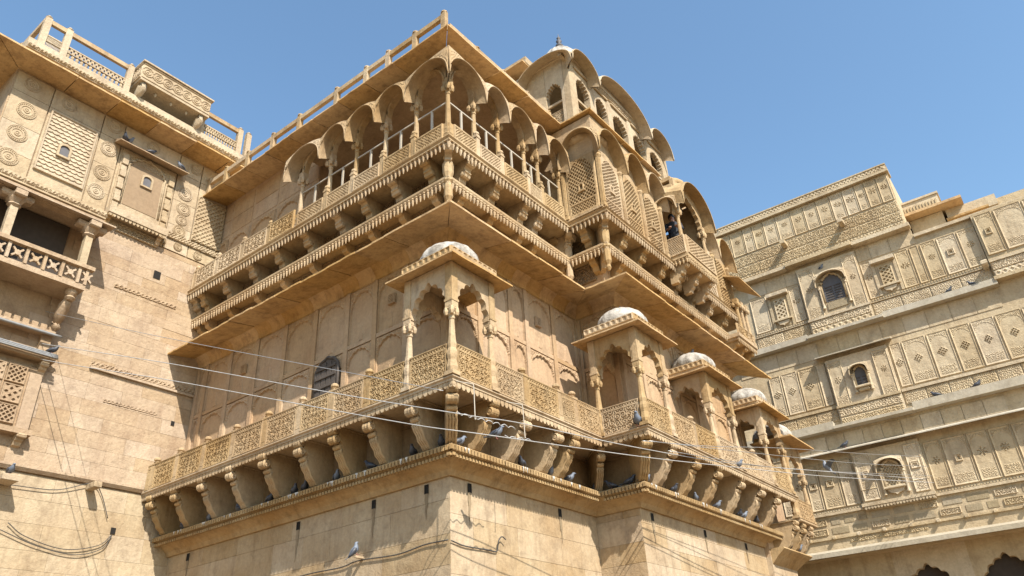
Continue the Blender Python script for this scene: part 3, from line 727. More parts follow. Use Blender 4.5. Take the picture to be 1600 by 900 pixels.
mb.xf(Matrix.Translation((0, 7.54, 12.92)), s0); put('pendant_fringe', (mb, GOLD), wb, Matrix(), kind='stuff')
for u in (7.7, 8.5, 9.25): put('corbel', CORB, wb, FJ.m(u, -.1, 12.84, 1, .85, .8))
WCOL = column(1.75, .065, GOLD, 'column')
for (x, y) in ((2.22, 7.64), (2.22, 9.3), (1.72, 9.6)): put('column', WCOL, wb, Matrix.Translation((x, y, 13.06)))
archway(Frame(0, 7.64, 0), 1.72, 2.22, 0, 14.72, .9, .86, .42, wb, .1, 5); archway(Frame(2.22, 0, 90), 7.64, 9.3, 0, 14.72, 1.1, .88, .72, wb, .12, 9)
put('hood', hood_mesh(.72, .40, .28, .0), wb, Frame(0, 7.64, 0).m(1.98, 0, 14.62)); put('hood', hood_mesh(2.15, 1.1, .36, .0, n=28, sp=.3), wb, Frame(2.22, 0, 90).m(8.45, 0, 14.66))
put('side_screen', (MB().box(1.5, 2.16, 9.34, 9.42, 13.06, 15.8), GOLD), wb, Matrix())
put('room_shade', (MB().box(.24, .28, 7.4, 9.7, 13.06, 15.6), DARKIN), wb, Matrix())  # dark sheet, the room's shade put into its colour
put('balcony_roof', (MB().box(1.7, 2.2, 7.66, 9.3, 15.82, 15.95), GOLD), wb, Matrix())
# far end: flat eave and small arcade
fe = put('end_eave', eave_piece(1.3, 0, 1, [(0, 14.35), (0, 14.25), (.55, 14.0), (.55, 14.03)], 'end_eave', EAVE), jb, FJ.m(11.6, 0, 0))
for u in (11.9, 12.25, 12.6): put('column', COLU, jb, Frame(1.92, 0, 90).m(u, 0, 12.0, 1, 1, .8))
ab = MB(); ab.box(1.0, 2.02, 11.3, 12.78, 11.88, 12.0); ab.box(1.0, 1.96, 11.36, 12.72, 11.80, 11.88)
put('arcade_deck', (ab, GOLD), jb, Matrix())
put('rail_panel', URPT, jb, Frame(1.96, 0, 90).m(11.34, 0, 12.0, 1.4, 1, .6))
ab = MB()
for i in range(13): drop(ab, 11.36+.115*i, 0, 0, .10, .18)
ab.xf(Frame(1.98, 0, 90).M @ Matrix.Translation((0, .03, 11.88))); put('pendant_fringe', (ab, GOLD), jb, Matrix(), kind='stuff')
for u in (11.5, 12.1, 12.65): put('small_corbel', CORS, jb, FB.m(u, .30, 11.80))

# --- roof hall
XH = 1.15; FH = Frame(XH, 0, 90); FHR = Frame(0, 4.10, 0)
mb = MB(); mb.box(-2.2, XH-.05, 4.15, 10.2, 16.5, 16.62); mb.box(-2.2, -2.0, 4.15, 10.2, 16.6, 19.1); mb.box(-2.0, XH+.05, 4.05, 10.25, 19.0, 19.12)
hall = put('roof_hall', (mb, LEFTP), pal, Matrix())
ops = [(4.46, 5.20), (5.54, 6.24), (6.54, 7.46), (7.80, 8.60), (8.92, 9.76)]
def pierced(F, u0, u1, ops, z0, zs, H, name, par, mat, th=.2, hh=.42):
    """a wall with lobed openings, one straight pier or arch head at a time"""
    ed = [u0]+[q for o in ops for q in o]+[u1]
    for i in range(0, len(ed), 2):
        put('pier', MB().box(ed[i], ed[i+1], -.0, th, z0, H, 0).mesh('pier', mat), par, F.m(0, 0, 0))
    for a, b in ops:
        L = b-a; me = arch_plate(L, H-zs, L/2*1.0, hh, th-.03, mat, 'arch', 9, .13); put('arch', me, par, F.m((a+b)/2, -th/2, zs))
CARVH = relief('carved_panel', .9, .55, 60, 40, f_scr(.9, .55, .15), LEFTP)
hbar = MB().box(0, 1, -.03, .03, -.04, .04).mesh('guard_bar', LEFTP)
pierced(FH, 4.1, 10.2, ops, 16.5, 18.05, 19.05, 'wall', hall, LEFTP)
pierced(FHR, -.75, XH-.21, [(.28, .84)], 16.5, 17.75, 19.05, 'wall', hall, LEFTP)
pierced(Frame(0, 10.2, 180), -XH+.22, 2.0, [(-.7, .1), (.5, 1.3)], 16.5, 18.05, 19.05, 'wall', hall, LEFTP)
put('side_wall', (MB().box(-2.0, -.76, 4.3, 4.5, 16.5, 19.4), LEFTP), hall, Matrix())
for a, b in ops: put('wall_band', MB().box(a-.05, b+.05, -.05, 0, 0, .05).mesh('wall_band', LEFTP), hall, FH.m(0, 0, 18.68))
for a, b in ops: put('guard_bar', hbar, hall, FH.m(a, -.08, 17.55, b-a)); put('carved_panel', CARVH, hall, FH.m(a, -.1, 16.62, (b-a)/.9, 1, 1.1))
put('guard_bar', hbar, hall, FHR.m(.28, -.08, 17.42, .56)); put('carved_panel', CARVH, hall, FHR.m(.28, -.1, 16.62, .56/.9, 1, .9))
for a, b, r in ((3.74, 5.22, .62), (5.22, 8.44, .95), (8.44, 9.95, .70)): put('hood', hood_mesh(b-a, r, .38, .0, n=30, mat=LEFTP, sp=.2, cor=-1 if a < 4 else 0), hall, FH.m((a+b)/2, 0, 18.36))
put('hood', hood_mesh(2.0, .62, .38, .0, n=24, mat=LEFTP, sp=.2, cor=1), hall, FHR.m(.53, 0, 18.36))
def tymp(F, c, L, r, z):
    pts = [(L/2*.95*math.cos(t), 18.9-z+max(0, (z+.16+r*.9*max(0, 1-abs(math.cos(t)*.95)**2.1)**.52+.02)-18.9)) for t in (R(k*7.5) for k in range(25))]
    put('tympanum', MB().extr([(-L/2*.95, 18.8-z)]+pts[::-1]+[(L/2*.95, 18.8-z)], .02, .14, 'y').mesh('tympanum', LEFTP), hall, F.m(c, 0, z))
for a, b, r in ((5.22, 8.44, .95), (3.78, 5.22, .62), (8.44, 9.95, .70)): tymp(FH, (a+b)/2, b-a, r, 18.36)
put('flat_eave', (MB().box(-1.35, -.22, 3.75, 4.6, 19.42, 19.47), EAVE), hall, Matrix()); put('parapet', (MB().box(-1.4, -.2, 3.9, 4.6, 19.47, 19.72), LEFTP), hall, Matrix())
put('carved_frieze', relief('carved_frieze', 3.0, .30, 120, 14, f_scr(3, .3, .13), LEFTP), hall, FH.m(5.35, 0, 18.78))
hd = put('dome', dome_mesh(.66, 1.42, LIME, 'dome', 20), hall, Matrix.Translation((.36, 5.1, 19.1)))
put('finial', MB().lathe([(.05, 0), (.13, .08), (.06, .16), (.04, .2), (.10, .28), (.04, .34), (.03, .38), (.07, .43), (.02, .5), (.0, .68)], 10, sm=True).mesh('finial', SHUT), hd, Matrix.Translation((.36, 5.1, 20.66)))

# =================================================================== LEFT BUILDING
lb = root('left_building', (-13, -3, 0), 'pinkish stone building at the left with medallions, a fish scale panel and a columned balcony', 'building')
mb = MB(); mb.box(-18, -9.42-.02, -6.45, 6, 0, 17.42)
lw = put('wall', (mb, LEFT), lb, Matrix())
LBM = MB().box(0, 1, 0, .05, 0, 1).mesh('stone_block', LEFT); LBP = MB().box(0, 1, 0, .05, 0, 1).mesh('stone_block', LEFTP)
def sk(u, z):
    if u < -3.95 and z > 10.2: return True
    if abs(u+1.72) < .5 and abs(z-13.07) < .0: return True
    return False
blocks(FW, -6.4, 0, 7.2, 13.98, .34, 1.15, lw, LBM, 'stone_block', 0, .010, .005, sk)
blocks(FW, -5.2, 0, 3.2, 7.05, .48, 1.4, lw, LBP, 'stone_block', 0, .005, .005)
def dark_hole(F, u, z, s, par, sz=1.2):
    m = MB(); t = .03
    m.box(-s, s, -.004, 0, -s*sz, s*sz)
    put('wall_hole', m.mesh('wall_hole', HOLESHADE), par, F.m(u, .02, z))  # flat black plate painted as the shade of a hole
for u, z, s in ((-1.72, 13.07, .10), (-.54, 15.42, .11), (-.51, 9.02, .05), (-1.5, 6.1, .06)): dark_hole(FW, u, z, s, lw)
# upper facade plates
UPm = MB().box(0, 1, 0, .05, 0, 1).mesh('facing_slab', LEFTP)
for (a, b) in ((-6.42, -5.5), (-5.48, -4.12), (-4.1, -3.5), (-3.48, -1.75), (-1.73, -1.0), (-.98, -.02)):
    zz = [14.0, 14.86, 15.72, 16.72, 17.36] if (b-a) < 1.0 else [14.0, 16.72, 17.36]
    for i in range(len(zz)-1): put('facing_slab', UPm, lw, FW.m(a+.006, .03, zz[i]+.006, b-a-.012, 1, zz[i+1]-zz[i]-.012))
MED = MB()
MED.lathe([(.25, 0), (.25, .03), (.235, .045), (.22, .02), (.17, .02), (.16, .045), (.13, .045), (.12, .015), (.085, .015), (.075, .05), (.05, .05), (.04, .02), (.02, .055), (.0, .06)], 28, axis='y')
for k in range(24):
    an = 2*math.pi*k/24; MED.lathe([(.018, 0), (.018, .035), (.0, .045)], 5, .197*math.cos(an), -.015, .197*math.sin(an), axis='y')
MEDm = MED.mesh('medallion', LEFTP)
for u, z, s in ((-5.96, 16.23, 1), (-5.99, 15.44, 1), (-6.01, 14.67, 1), (-3.8, 16.30, .95), (-3.8, 15.45, .95), (-3.83, 14.80, .95), (-6.02, 17.1, .85), (-5.05, 17.08, .8), (-3.8, 17.14, .9), (-2.6, 17.1, .8), (-1.2, 17.1, .8),
                (-1.40, 16.05, .95), (-1.36, 15.51, .9), (-1.36, 15.12, .75), (-1.36, 14.72, .8), (-1.31, 14.2, .55), (-1.79, 14.19, .5), (-.67, 14.18, .6)):
    put('medallion', MEDm, lw, FW.m(u, .03, z, s, .55, s))
SCL = relief('scale_panel', 1.26, 2.0, 110, 170, f_scale(1.26, 2.0), LEFTP)
sp_ = put('scale_panel', SCL, lw, FW.m(-5.43, .035, 14.64))
def small_window(F, u, z, w_, par, s=1.0, mat=LEFTP):
    m = MB(); o = [(-.17, -.2), (.17, -.2), (.17, .12)]+[(.17*math.cos(t), .12+.12*math.sin(t)) for t in (R(k) for k in range(20, 180, 20))]+[(-.17, .12)]
    i = [(p[0]*.68, p[1]*.74) for p in o]
    n = len(o); vs = [(a, -.05, b) for a, b in o]+[(a, -.05, b) for a, b in i]+[(a, 0, b) for a, b in o]+[(a, .0, b) for a, b in i]
    fs = []
    for k in range(n):
        q = (k+1) % n; fs += [(k, q, q+n, k+n), (k+2*n, k, k+n*0, q) if 0 else (k, k+2*n, q+2*n, q), (k+n, q+n, q+3*n, k+3*n)]
    m.add(vs, fs); fo = put('small_window', m.mesh('small_window', mat), par, F.m(u, w_, z, s, 1, s))
    put('shutter', MB().extr(i, -.012, -.008, 'y').mesh('shutter', SHUT), fo, F.m(u, w_, z, s, 1, s))
small_window(FW, -4.86, 15.5, .08, sp_)
# blind arched window with its own little eave
jh = put('blind_window', (MB().box(-1.62, 0, -.05, 0, 14.45, 16.55), LEFTP), lw, FW.m(-1.80, .03, 0))
put('plaster_niche', MB().extr([(-.5, 0)]+[(p[0], 1.25+p[1]) for p in cusp(.5, .42, 9, .08)]+[(.5, 0)], -.062, -.05, 'y').mesh('plaster_niche', BROWN), jh, FW.m(-2.63, .03, 14.75))
me = MB(); pts = [(-.56, 0)]+[(p[0], 1.25+p[1]) for p in cusp(.56, .47, 9, .08)]+[(.56, 0)]
me.tube([(a, -.07, b) for a, b in pts], .035, 5); put('arch_moulding', (me, LEFTP), jh, FW.m(-2.63, .03, 14.75))
small_window(FW, -2.60, 15.76, .095, jh)
pc = MB()
for k in range(9): pc.box(-.08, .08, -.13 if k % 2 else -.09, 0, k*.21, k*.21+.2, .015)
PCm = pc.mesh('pilaster', LEFTP)
for u in (-3.32, -1.92): put('pilaster', PCm, jh, FW.m(u, .05, 14.5))
put('eave_slab', eave_piece(2.1, 0, 0, [(0, .25), (0, .12), (.42, 0), (.42, .03)], 'eave_slab', LEFT), jh, FW.m(-3.7, .05, 16.48))
put('sill', (MB().box(-1.66, .0, -.30, 0, -.10, .12), LEFTP), jh, FW.m(-1.82, .03, 14.30))
mb = MB()
for i in range(15): tongue(mb, -1.6+.11*i, -.25, 0, .09, .10)
put('scalloped_fringe', (mb, LEFTP), jh, FW.m(-1.82, .03, 14.20), kind='stuff')
put('carved_panel', relief('carved_panel', 1.2, .26, 80, 18, f_scr(1.2, .26, .1), LEFTP), jh, FW.m(-3.1, .03, 13.88))
SPM = relief('spandrel_carving', 1.12, .3, 60, 18, f_scr(1.12, .3, .1, .02, .02), LEFTP); put('spandrel_carving', SPM, jh, FW.m(-3.19, .075, 16.18))
for u in (-3.4, -1.95): put('bracket', CORS, jh, FW.m(u, .03, 14.2, .9, .6, .7))
# carved bands
def frieze(F, u0, u1, z, h, par, mat, c=.11, w_=.02, kind='scroll'):
    me = relief('frieze', u1-u0, h, max(8, int((u1-u0)*44)), max(5, int(h*45)), f_scr(u1-u0, h, c*.75, .02, .024) if kind == 'scroll' else f_lat(u1-u0, h, c, c, .3, .02, .03), mat)
    return put('frieze', me, par, F.m(u0, w_, z))
frieze(FW, -2.78, -1.0, 12.24, .14, lw, LEFT, .12, .0, 'lat'); frieze(FW, -1.7, -.02, 14.36, .2, lw, LEFTP, .1, .06, 'lat')
frieze(FW, -2.9, 0, 9.93, .16, lw, LEFT, .12, .0, 'lat'); frieze(FW, -2.4, -.95, 9.10, .10, lw, LEFT, .1, -.01, 'lat')
put('string_course', (MB().box(-2.9, 0, -.06, 0, 9.86, 9.92), LEFT), lw, FW.m(0, .02, 0))
frieze(FW, -.98, -.02, 14.6, 1.6, lw, LEFTP, .16, .07, 'lat')
put('cornice', (MB().extr([(-.0, 7.20), (-.10, 7.20), (-.10, 7.15), (-.04, 7.08), (0, 7.08)], -6.4, -1.0, 'x'), LEFT), lw, FW.m(0, .015, 0))
STUB = MB().box(-.11, .11, -.42, 0, -.07, .07, .015).mesh('beam_end', LEFTP)
put('beam_end', STUB, lw, FW.m(-2.25, 0, 6.99, .8)); put('beam_end', STUB, lw, FW.m(-4.12, 0, 6.78, 1.6, 1.2, 1.0))
# top eave
LP_ = [(0, 17.62), (0, 17.42), (.86, 17.40), (.86, 17.45)]
ev = put('eave_course', (MB().box(-18, -9.42, -6.45, 4, 17.42, 17.62), EAVE), lb, Matrix())
eave(FW, -6.45, 0.6, -1, 0, LP_, ev, sp=1.15, mat=EAVE)
eave(Frame(0, -6.45, 0), -18, -9.42, 0, 1, LP_, ev, sp=2.0)
mb = MB(); mb.box(-6.6, .4, -.74, .3, 17.62, 17.78); mb.box(-6.6, .4, -.68, .3, 17.78, 18.0); mb.xf(FW.M)
tc = put('parapet_course', (mb, LEFTP), lb, Matrix())
frieze(FW, -6.6, .4, 17.64, .12, tc, LEFTP, .1, .745, 'lat')
BAL = relief('balustrade', 1.0, .42, 90, 36, lambda x, z: .0, LEFTP)
bmesh_ = MB()
for i in range(13):
    x = (i+.5)/13; bmesh_.lathe([(.02, 0), (.03, .04), (.018, .08), (.032, .14), (.018, .20), (.02, .22)], 6, x, 0)
bmesh_.box(0, 1, -.035, .035, .215, .235)
for i in range(14):
    for j in range(2):
        a = (i+.1+.5*j)/14; z = .235+.085*j
        bmesh_.box(a, a+.045, -.03, .03, z, z+.085)
bmesh_.box(0, 1, -.04, .04, .40, .44); bmesh_.box(0, 1, -.045, .045, -.02, .01)
BALm = bmesh_.mesh('balustrade', LEFTP)
LPS = MB().box(-.085, .085, -.07, .07, 0, 1.02, .012); LPS.lathe([(.07, 1.02), (.09, 1.05), (.05, 1.1), (.02, 1.13)], 8); LPSm = LPS.mesh('parapet_post', LEFTP)
US = [-6.30, -5.74, -3.97, -1.60, -.26, .05]
for u in US: put('parapet_post', LPSm, tc, FW.m(u, .56, 18.0))
for a, b in ((-6.30, -5.74), (-5.74, -3.97), (-1.6, -.26)):
    put('balustrade', BALm, tc, FW.m(a+.08, .56, 18.02, b-a-.16)); put('parapet_beam', RBM, tc, FW.m(a+.07, .56, 18.92, b-a-.14))
for k in range(1, 4): put('parapet_post', LPSm, tc, Matrix.Translation((-8.87-1.5*k, -6.34, 18.0)))
put('parapet_beam', RBM, tc, Matrix.Translation((-13.4, -6.34, 18.92)) @ Matrix.Diagonal((4.5, 1, 1, 1)))
put('side_course', (MB().box(-14, -9.42, -6.6, -6.0, 17.62, 18.0), LEFTP), tc, Matrix())
# roof box balcony
rb = put('roof_balcony', (MB().box(-3.80, -1.60, -1.0, -.05, 18.38, 18.46), LEFTP), lb, FW.m(0, 0, 0))
ROS = relief('rosette_panel', 2.2, .58, 132, 36, lambda x, z: (.04 if z < .05 or z > .53 else (lambda r: .035 if r < .03 or .07 < r < .10 or .145 < r < .17 else .012)(math.hypot(fr(x/.314)*.314-.157, z-.29))), LEFTP)
put('rosette_panel', ROS, rb, FW.m(-3.80, .98, 18.46)); put('rosette_panel', ROS, rb, Matrix.Translation((-9.42+.05, -3.80, 18.46)) @ Matrix.Diagonal((.42, 1, 1, 1)))
put('parapet_wall', (MB().box(-3.79, -1.61, -.975, -.10, 18.46, 19.03), LEFTP), rb, FW.m(0, 0, 0))
put('coping', (MB().box(-3.85, -1.55, -1.06, -.05, 19.04, 19.09), LEFTP), rb, FW.m(0, 0, 0))
RBR = MB(); RBR.tube([(0, -.50, -.80), (0, -.62, -.66), (0, -.56, -.45), (0, -.68, -.30), (0, -.84, -.16), (0, -.86, -.02)], [.10, .13, .09, .11, .13, .10], 8); RBR.box(-.13, .13, -.7, -.35, -.88, -.78)
RBRm = RBR.mesh('bracket', LEFTP)
for u in (-3.64, -1.80): put('bracket', RBRm, rb, FW.m(u, 0, 18.40))
pdn = MB().lathe([(.0, -.14), (.03, -.1), (.045, -.05), (.02, 0)], 6).mesh('ceiling_pendant', WHITE)
for u in (-3.2, -2.7, -2.2): put('ceiling_pendant', pdn, rb, FW.m(u, .75, 18.38))
# columned balcony
bc = put('balcony', (MB().box(-7.6, -3.78, -.88, 0, 11.38, 11.52), LEFT), lb, FW.m(0, 0, 0))
mb = MB(); mb.box(-7.6, -3.68, -.95, -.80, 11.94, 12.04); put('top_rail', (mb, LEFT), bc, FW.m(0, 0, 0))
SLT = MB()
SLT.box(-.035, .035, -.90, -.82, 11.52, 11.94)
for (a, b) in ((-.14, .14),):
    pass
SLTm = SLT.mesh('rail_baluster', LEFT)
STR = MB()
for an in (45, -45):
    s0 = len(STR.v); STR.box(-.16, .16, -.03, .03, -.022, .022); STR.xf(Matrix.Rotation(R(an), 4, 'Y'), s0)
STR.lathe([(.07, -.035), (.07, .035)], 8, axis='y')
STRm = STR.mesh('rail_star', LEFT)
for i in range(9):
    u = -7.3+.40*i+.30
    put('rail_baluster', SLTm, bc, FW.m(u-.2, 0, 0)); put('rail_star', STRm, bc, FW.m(u, .86, 11.73))
put('rail_baluster', SLTm, bc, FW.m(-3.82, 0, 0))
CW = MB().box(-.085, .085, -.085, .085, 0, .86, .02).mesh('column', LEFTP)
CAPm = MB(); CAPm.lathe([(.10, 0), (.16, .05), (.13, .1), (.2, .2), (.25, .32)], 8, rot=R(22.5)); CAPm.box(-.36, .36, -.12, .12, .22, .4, .04); CAPm.box(-.13, .13, -.3, .3, .22, .4, .03); CAPm = CAPm.mesh('capital', LEFT)
for u in (-5.75, -3.98, -7.4):
    c = put('column', CW, bc, FW.m(u, .80, 12.02)); put('capital', CAPm, bc, FW.m(u, .80, 12.86))
put('lintel', (MB().box(-7.6, -3.75, -.92, -.68, 13.27, 13.45), LEFT), bc, FW.m(0, 0, 0))
frz = frieze(FW, -7.6, -3.72, 13.55, .12, bc, LEFTP, .1, .93, 'lat')
put('eave_slab', eave_piece(3.9, 0, 0, [(0, 13.62), (0, 13.44), (1.10, 13.26), (1.10, 13.30)], 'eave_slab', LEFT), bc, FW.m(-7.4, 0, 0))
put('roof_course', (MB().box(-7.6, -3.74, -.93, 0, 13.50, 13.72), LEFTP), bc, FW.m(0, 0, 0))
put('inner_shade', (MB().box(-7.5, -4.2, -.06, 0, 11.6, 13.4), DARKIN), bc, FW.m(0, .01, 0))  # dark slab on the solid wall, painted as interior shade
BRK = MB(); BRK.tube([(0, -.16, -.98), (0, -.26, -.86), (0, -.22, -.74)], [.05, .13, .1], 8); BRK.tube([(0, -.24, -.80), (0, -.33, -.55), (0, -.46, -.35), (0, -.60, -.24)], [.07, .14, .13, .10], 8)
BRK.lathe([(.08, -.28), (.13, -.22), (.09, -.17), (.14, -.1), (.14, 0)], 10, 0, -.66); BRKm = BRK.mesh('bracket', LEFT)
for u in (-3.98, -5.75): put('bracket', BRKm, bc, FW.m(u, 0, 11.38))
# ledges, pipes and lattice window under the balcony
lg = put('window_hood', (MB().box(-7.4, -3.95, -.30, 0, 10.30, 10.38), LEFT), lb, FW.m(0, 0, 0))
mb = MB()
for i in range(17): mb.box(-7.3+.2*i, -7.16+.2*i, -.26, -.02, 10.38, 10.52, .01)
put('dentil_course', (mb, LEFT), lg, FW.m(0, 0, 0), kind='stuff')
put('pilaster', (MB().box(-4.18, -3.95, -.16, 0, 9.72, 10.3), LEFT), lg, FW.m(0, 0, 0))
put('sill', (MB().box(-7.4, -3.8, -.32, 0, 9.62, 9.72), LEFT), lg, FW.m(0, 0, 0))
lwn = put('lattice_window', (MB().box(-7.0, -3.93, -.12, 0, 7.95, 9.45), LEFT), lb, FW.m(0, 0, 0))
J1 = relief('lattice_screen', .42, .44, 44, 46, f_lat(.42, .44, .12, .12, .30, .035, .05), LEFT)
J2 = relief('lattice_screen', .42, .44, 44, 46, f_lat(.42, .44, .19, .16, .22, .035, .05), LEFT)
for i in range(4):
    for j in range(3): put('lattice_screen', (J1, J2)[(i+j) % 2], lwn, FW.m(-4.68-.46*i, .12, 8.02+.47*j))
put('window_post', (MB().box(-4.2, -3.93, -.17, 0, 7.96, 9.3, .01), LEFT), lwn, FW.m(0, 0, 0))
put('sill', (MB().box(-7, -3.86, -.26, 0, 7.82, 7.94), LEFT), lwn, FW.m(0, 0, 0))
put('bracket', CORS, lwn, FW.m(-4.06, 0, 7.82, 1.3, .7, .6)); put('bracket', CORS, lwn, FW.m(-3.98, .02, 9.62, 1.2, .6, .9))

# =================================================================== RIGHT BUILDING
rbld = root('right_building', (4, 20, 0), 'pale sandstone palace front at the right covered in carved flower panels', 'building')
mb = MB(); mb.box(-9, 16, .0, 6, 5.9, 16.28); mb.box(-9, 7.0, .0, 6, 16.28, 16.56); mb.box(-9, 6.95, -.15, 6, 16.56, 19.2)
mb.box(-9, 16, .9, 6, 0, 5.9)
rw = put('wall', (mb, PALE), rbld, FN.m(0, 0, 0))
PAN = {}
def panel(u0, u1, z0, z1, var, seed=0, w_=.0, par=None):
    w_q, h_q = u1-u0, z1-z0
    key = (round(w_q*5)/5, round(h_q*4)/4, var, seed)
    if key not in PAN:
        W0, H0 = max(key[0], .3), max(key[1], .5)
        PAN[key] = (relief('facade_panel', W0, H0, max(20, int(W0*58)), max(30, int(H0*50)), f_panel(W0, H0, var, seed), PALE), W0, H0)
    me, W0, H0 = PAN[key]
    put('facade_panel', me, par or rw, FN.m(u0+.012, w_, z0, (w_q-.024)/W0, 1, h_q/H0))
def rbox(name, u0, u1, w0, w1, z0, z1, par=None, mat=PALE, bev=0):
    return put(name, MB().box(u0, u1, -w1, -w0, z0, z1, bev).mesh(name, mat), par or rw, FN.m(0, 0, 0))
def dent(name, u0, u1, w_, z, sp=.09, par=None, h=.05):
    mb = MB(); n = int((u1-u0)/sp)
    for i in range(n): mb.box(u0+sp*i, u0+sp*(i+.55), -w_-.03, -w_+.02, z, z+h)
    put(name, (mb, PALE), par or rw, FN.m(0, 0, 0), kind='stuff')
# top block
us = [.1, .60, 1.16, 1.56, 2.03, 2.56, 3.17, 3.69, 4.20, 4.73, 5.22, 5.69, 6.04, 6.49, 6.92]
for i in range(len(us)-1): panel(us[i], us[i+1], 17.86, 19.02, 'flower', (i*7) % 4, .15)
rbox('parapet', -9, 7.02, -.3, .32, 19.08, 19.18); rbox('parapet_top', -9, 6.98, -.3, .24, 19.18, 19.42, mat=PALE); rbox('coping', -9, 7.0, -.3, .28, 19.42, 19.47)
frieze(FN, .2, 6.95, 19.2, .2, rw, PALE, .14, .24, 'lat')
for z, h in ((17.36, .44), (16.92, .40)):
    frieze(FN, .1, 6.94, z, h, rw, PALE, .22, .15)
frieze(FN, .1, 6.94, 16.70, .18, rw, PALE, .12, .17, 'lat')
rbox('soffit_course', .0, 2.5, 0, .34, 16.55, 16.69); rbox('soffit_course', 2.52, 5.0, 0, .42, 16.57, 16.71); rbox('soffit_course', 5.02, 7.06, 0, .34, 16.55, 16.69)
for u in (2.70, 4.93): rbox('beam_end', u-.09, u+.09, 0, .62, 17.50, 17.68, bev=.015)
# tier 3
def tier(z0, z1, plan, w_=.0, par=None):
    for k, (a, b, v) in enumerate(plan): panel(a, b, z0, z1, v, (k*5+int(z0)) % 4, w_, par)
tier(14.34, 15.84, [(.75, 1.42, 'arch'), (2.3, 2.76, 'flower'), (5.03, 5.42, 'flower'), (6.22, 6.72, 'flower'), (6.74, 7.05, 'plain'), (7.1, 7.62, 'flower'), (7.64, 8.28, 'square'), (8.3, 8.9, 'flower')])
for a, b in ((.75, 1.5), (1.5, 2.3), (2.3, 2.76), (5.03, 5.5), (5.5, 6.2), (6.2, 7.05)): rbox('frieze_slab', a+.01, b-.01, 0, .02, 15.92, 16.48)
tier(14.5, 16.1, [(8.95, 9.52, 'square'), (9.55, 10.4, 'arch'), (10.42, 11.0, 'flower'), (11.0, 11.6, 'square')], .18)
rbox('bay_front', 8.9, 12, 0, .178, 13.6, 16.2)
rbox('bay_sill', 8.9, 12, .18, .26, 14.24, 14.34); frieze(FN, 8.92, 12, 13.94, .30, rw, PALE, .2, .2); frieze(FN, 8.92, 12, 13.70, .22, rw, PALE, .2, .2, 'lat'); rbox('bay_ledge', 8.85, 12, .0, .34, 13.56, 13.68)
rbox('tier_coping', 7.06, 12, -.4, .12, 16.14, 16.26)
dent('dentil_course', .75, 2.8, .06, 14.24); dent('dentil_course', 5.0, 8.85, .06, 14.24)
rbox('string_course', .7, 2.8, 0, .07, 14.18, 14.24); rbox('string_course', 5.02, 8.88, 0, .07, 14.18, 14.24)
def slabs(name, a, b, z0, z1, L, w_, seed, par=None):
    n = max(1, round((b-a)/L)); st = (b-a)/n
    me = relief(name, st-.02, z1-z0, int(st*44), max(8, int((z1-z0)*44)), f_scr(st-.02, z1-z0, .14, .02, .02, seed), PALE)
    for i in range(n): put(name, me, par or rw, FN.m(a+st*i+.01, w_, z0))
slabs('carved_slab', .7, 2.78, 13.68, 14.15, 1.0, .02, 2); slabs('carved_slab', 5.04, 8.86, 13.68, 14.15, 1.0, .02, 6)
rbox('white_ledge', -.5, 2.62, 0, .30, 13.42, 13.64, mat=WHITE); rbox('white_ledge', 5.3, 8.9, 0, .30, 13.42, 13.64, mat=WHITE)
def window_bay(u0, u1, z0, z1, cu, zsill, par, kind, w_=.15):
    fb = rbox('window_bay', u0, u1, 0, w_-.002, z0, z1, par)
    c = (u0+u1)/2; s = .42
    panel(u0+.02, cu-.52, z0+.62, z1-.12, 'flower', 0, w_, fb); panel(cu+.52, u1-.02, z0+.62, z1-.12, 'flower', 1, w_, fb)
    return fb
fb3 = window_bay(2.79, 5.0, 13.52, 16.4, 3.95, 14.5, rw, 'shutter')
frieze(FN, 2.82, 4.98, 13.82, .30, fb3, PALE, .26, .16); frieze(FN, 2.82, 4.98, 13.58, .22, fb3, PALE, .22, .16, 'lat'); rbox('sill', 2.78, 5.01, .15, .22, 14.12, 14.2, fb3); rbox('ledge', 2.62, 5.3, .0, .40, 13.44, 13.54, fb3, WHITE)
def arched_window(cu, z0, w_, H, par, mat_in, hoodr=True, wp=.15, carved=False):
    """surround, lobed head, infill and a curved hood"""
    pts = [(-w_, 0), (-w_, H*.55)]+[(p[0], H*.55+p[1]) for p in cusp(w_*.99, H*.42, 7, .06)][1:-1]+[(w_, H*.55), (w_, 0)]
    if carved:
        inf = put('carved_infill', relief('carved_infill', w_*2, H*.8, 40, 50, f_lat(w_*2, H*.8, .1, .12, .3, .03, .04), PALE), par, FN.m(cu-w_, wp, z0))
    else:
        inf = put('shutter', MB().extr(pts, -.012, -.004, 'y').mesh('shutter', mat_in), par, FN.m(cu, wp, z0))
        n = int(H*.55/.1)
        for k in range(n): put('slat', MB().box(-w_*.8, -.03, -.03, -.012, 0, .04).mesh('slat', WOOD), inf, FN.m(cu, wp, z0+.06+.1*k, 1, 1, 1))
        for k in range(n): put('slat', MB().box(.03, w_*.8, -.03, -.012, 0, .04).mesh('slat', WOOD), inf, FN.m(cu, wp, z0+.06+.1*k))
    m = MB(); m.tube([(a*1.12, -.05, b) for a, b in pts], .05, 6); put('window_surround', (m, PALE), par, FN.m(cu, wp, z0))
    for s in (-1, 1): put('colonette', MB().lathe([(.06, -.25), (.045, -.15), (.04, H*.45), (.07, H*.5), (.05, H*.54), (.08, H*.6)], 8).mesh('colonette', PALE), par, FN.m(cu+s*w_*1.32, wp+.06, z0))
    put('hood', hood_mesh(w_*3.1, w_*1.15, .26, 0, n=24, mat=PALE, th=.03, drop_in=.08), par, FN.m(cu, wp, z0+H*.62))
arched_window(3.95, 14.70, .36, 1.12, fb3, SHUT)
rbox('carved_apron', 3.6, 4.3, .15, .185, 14.38, 14.66, fb3, INSET)
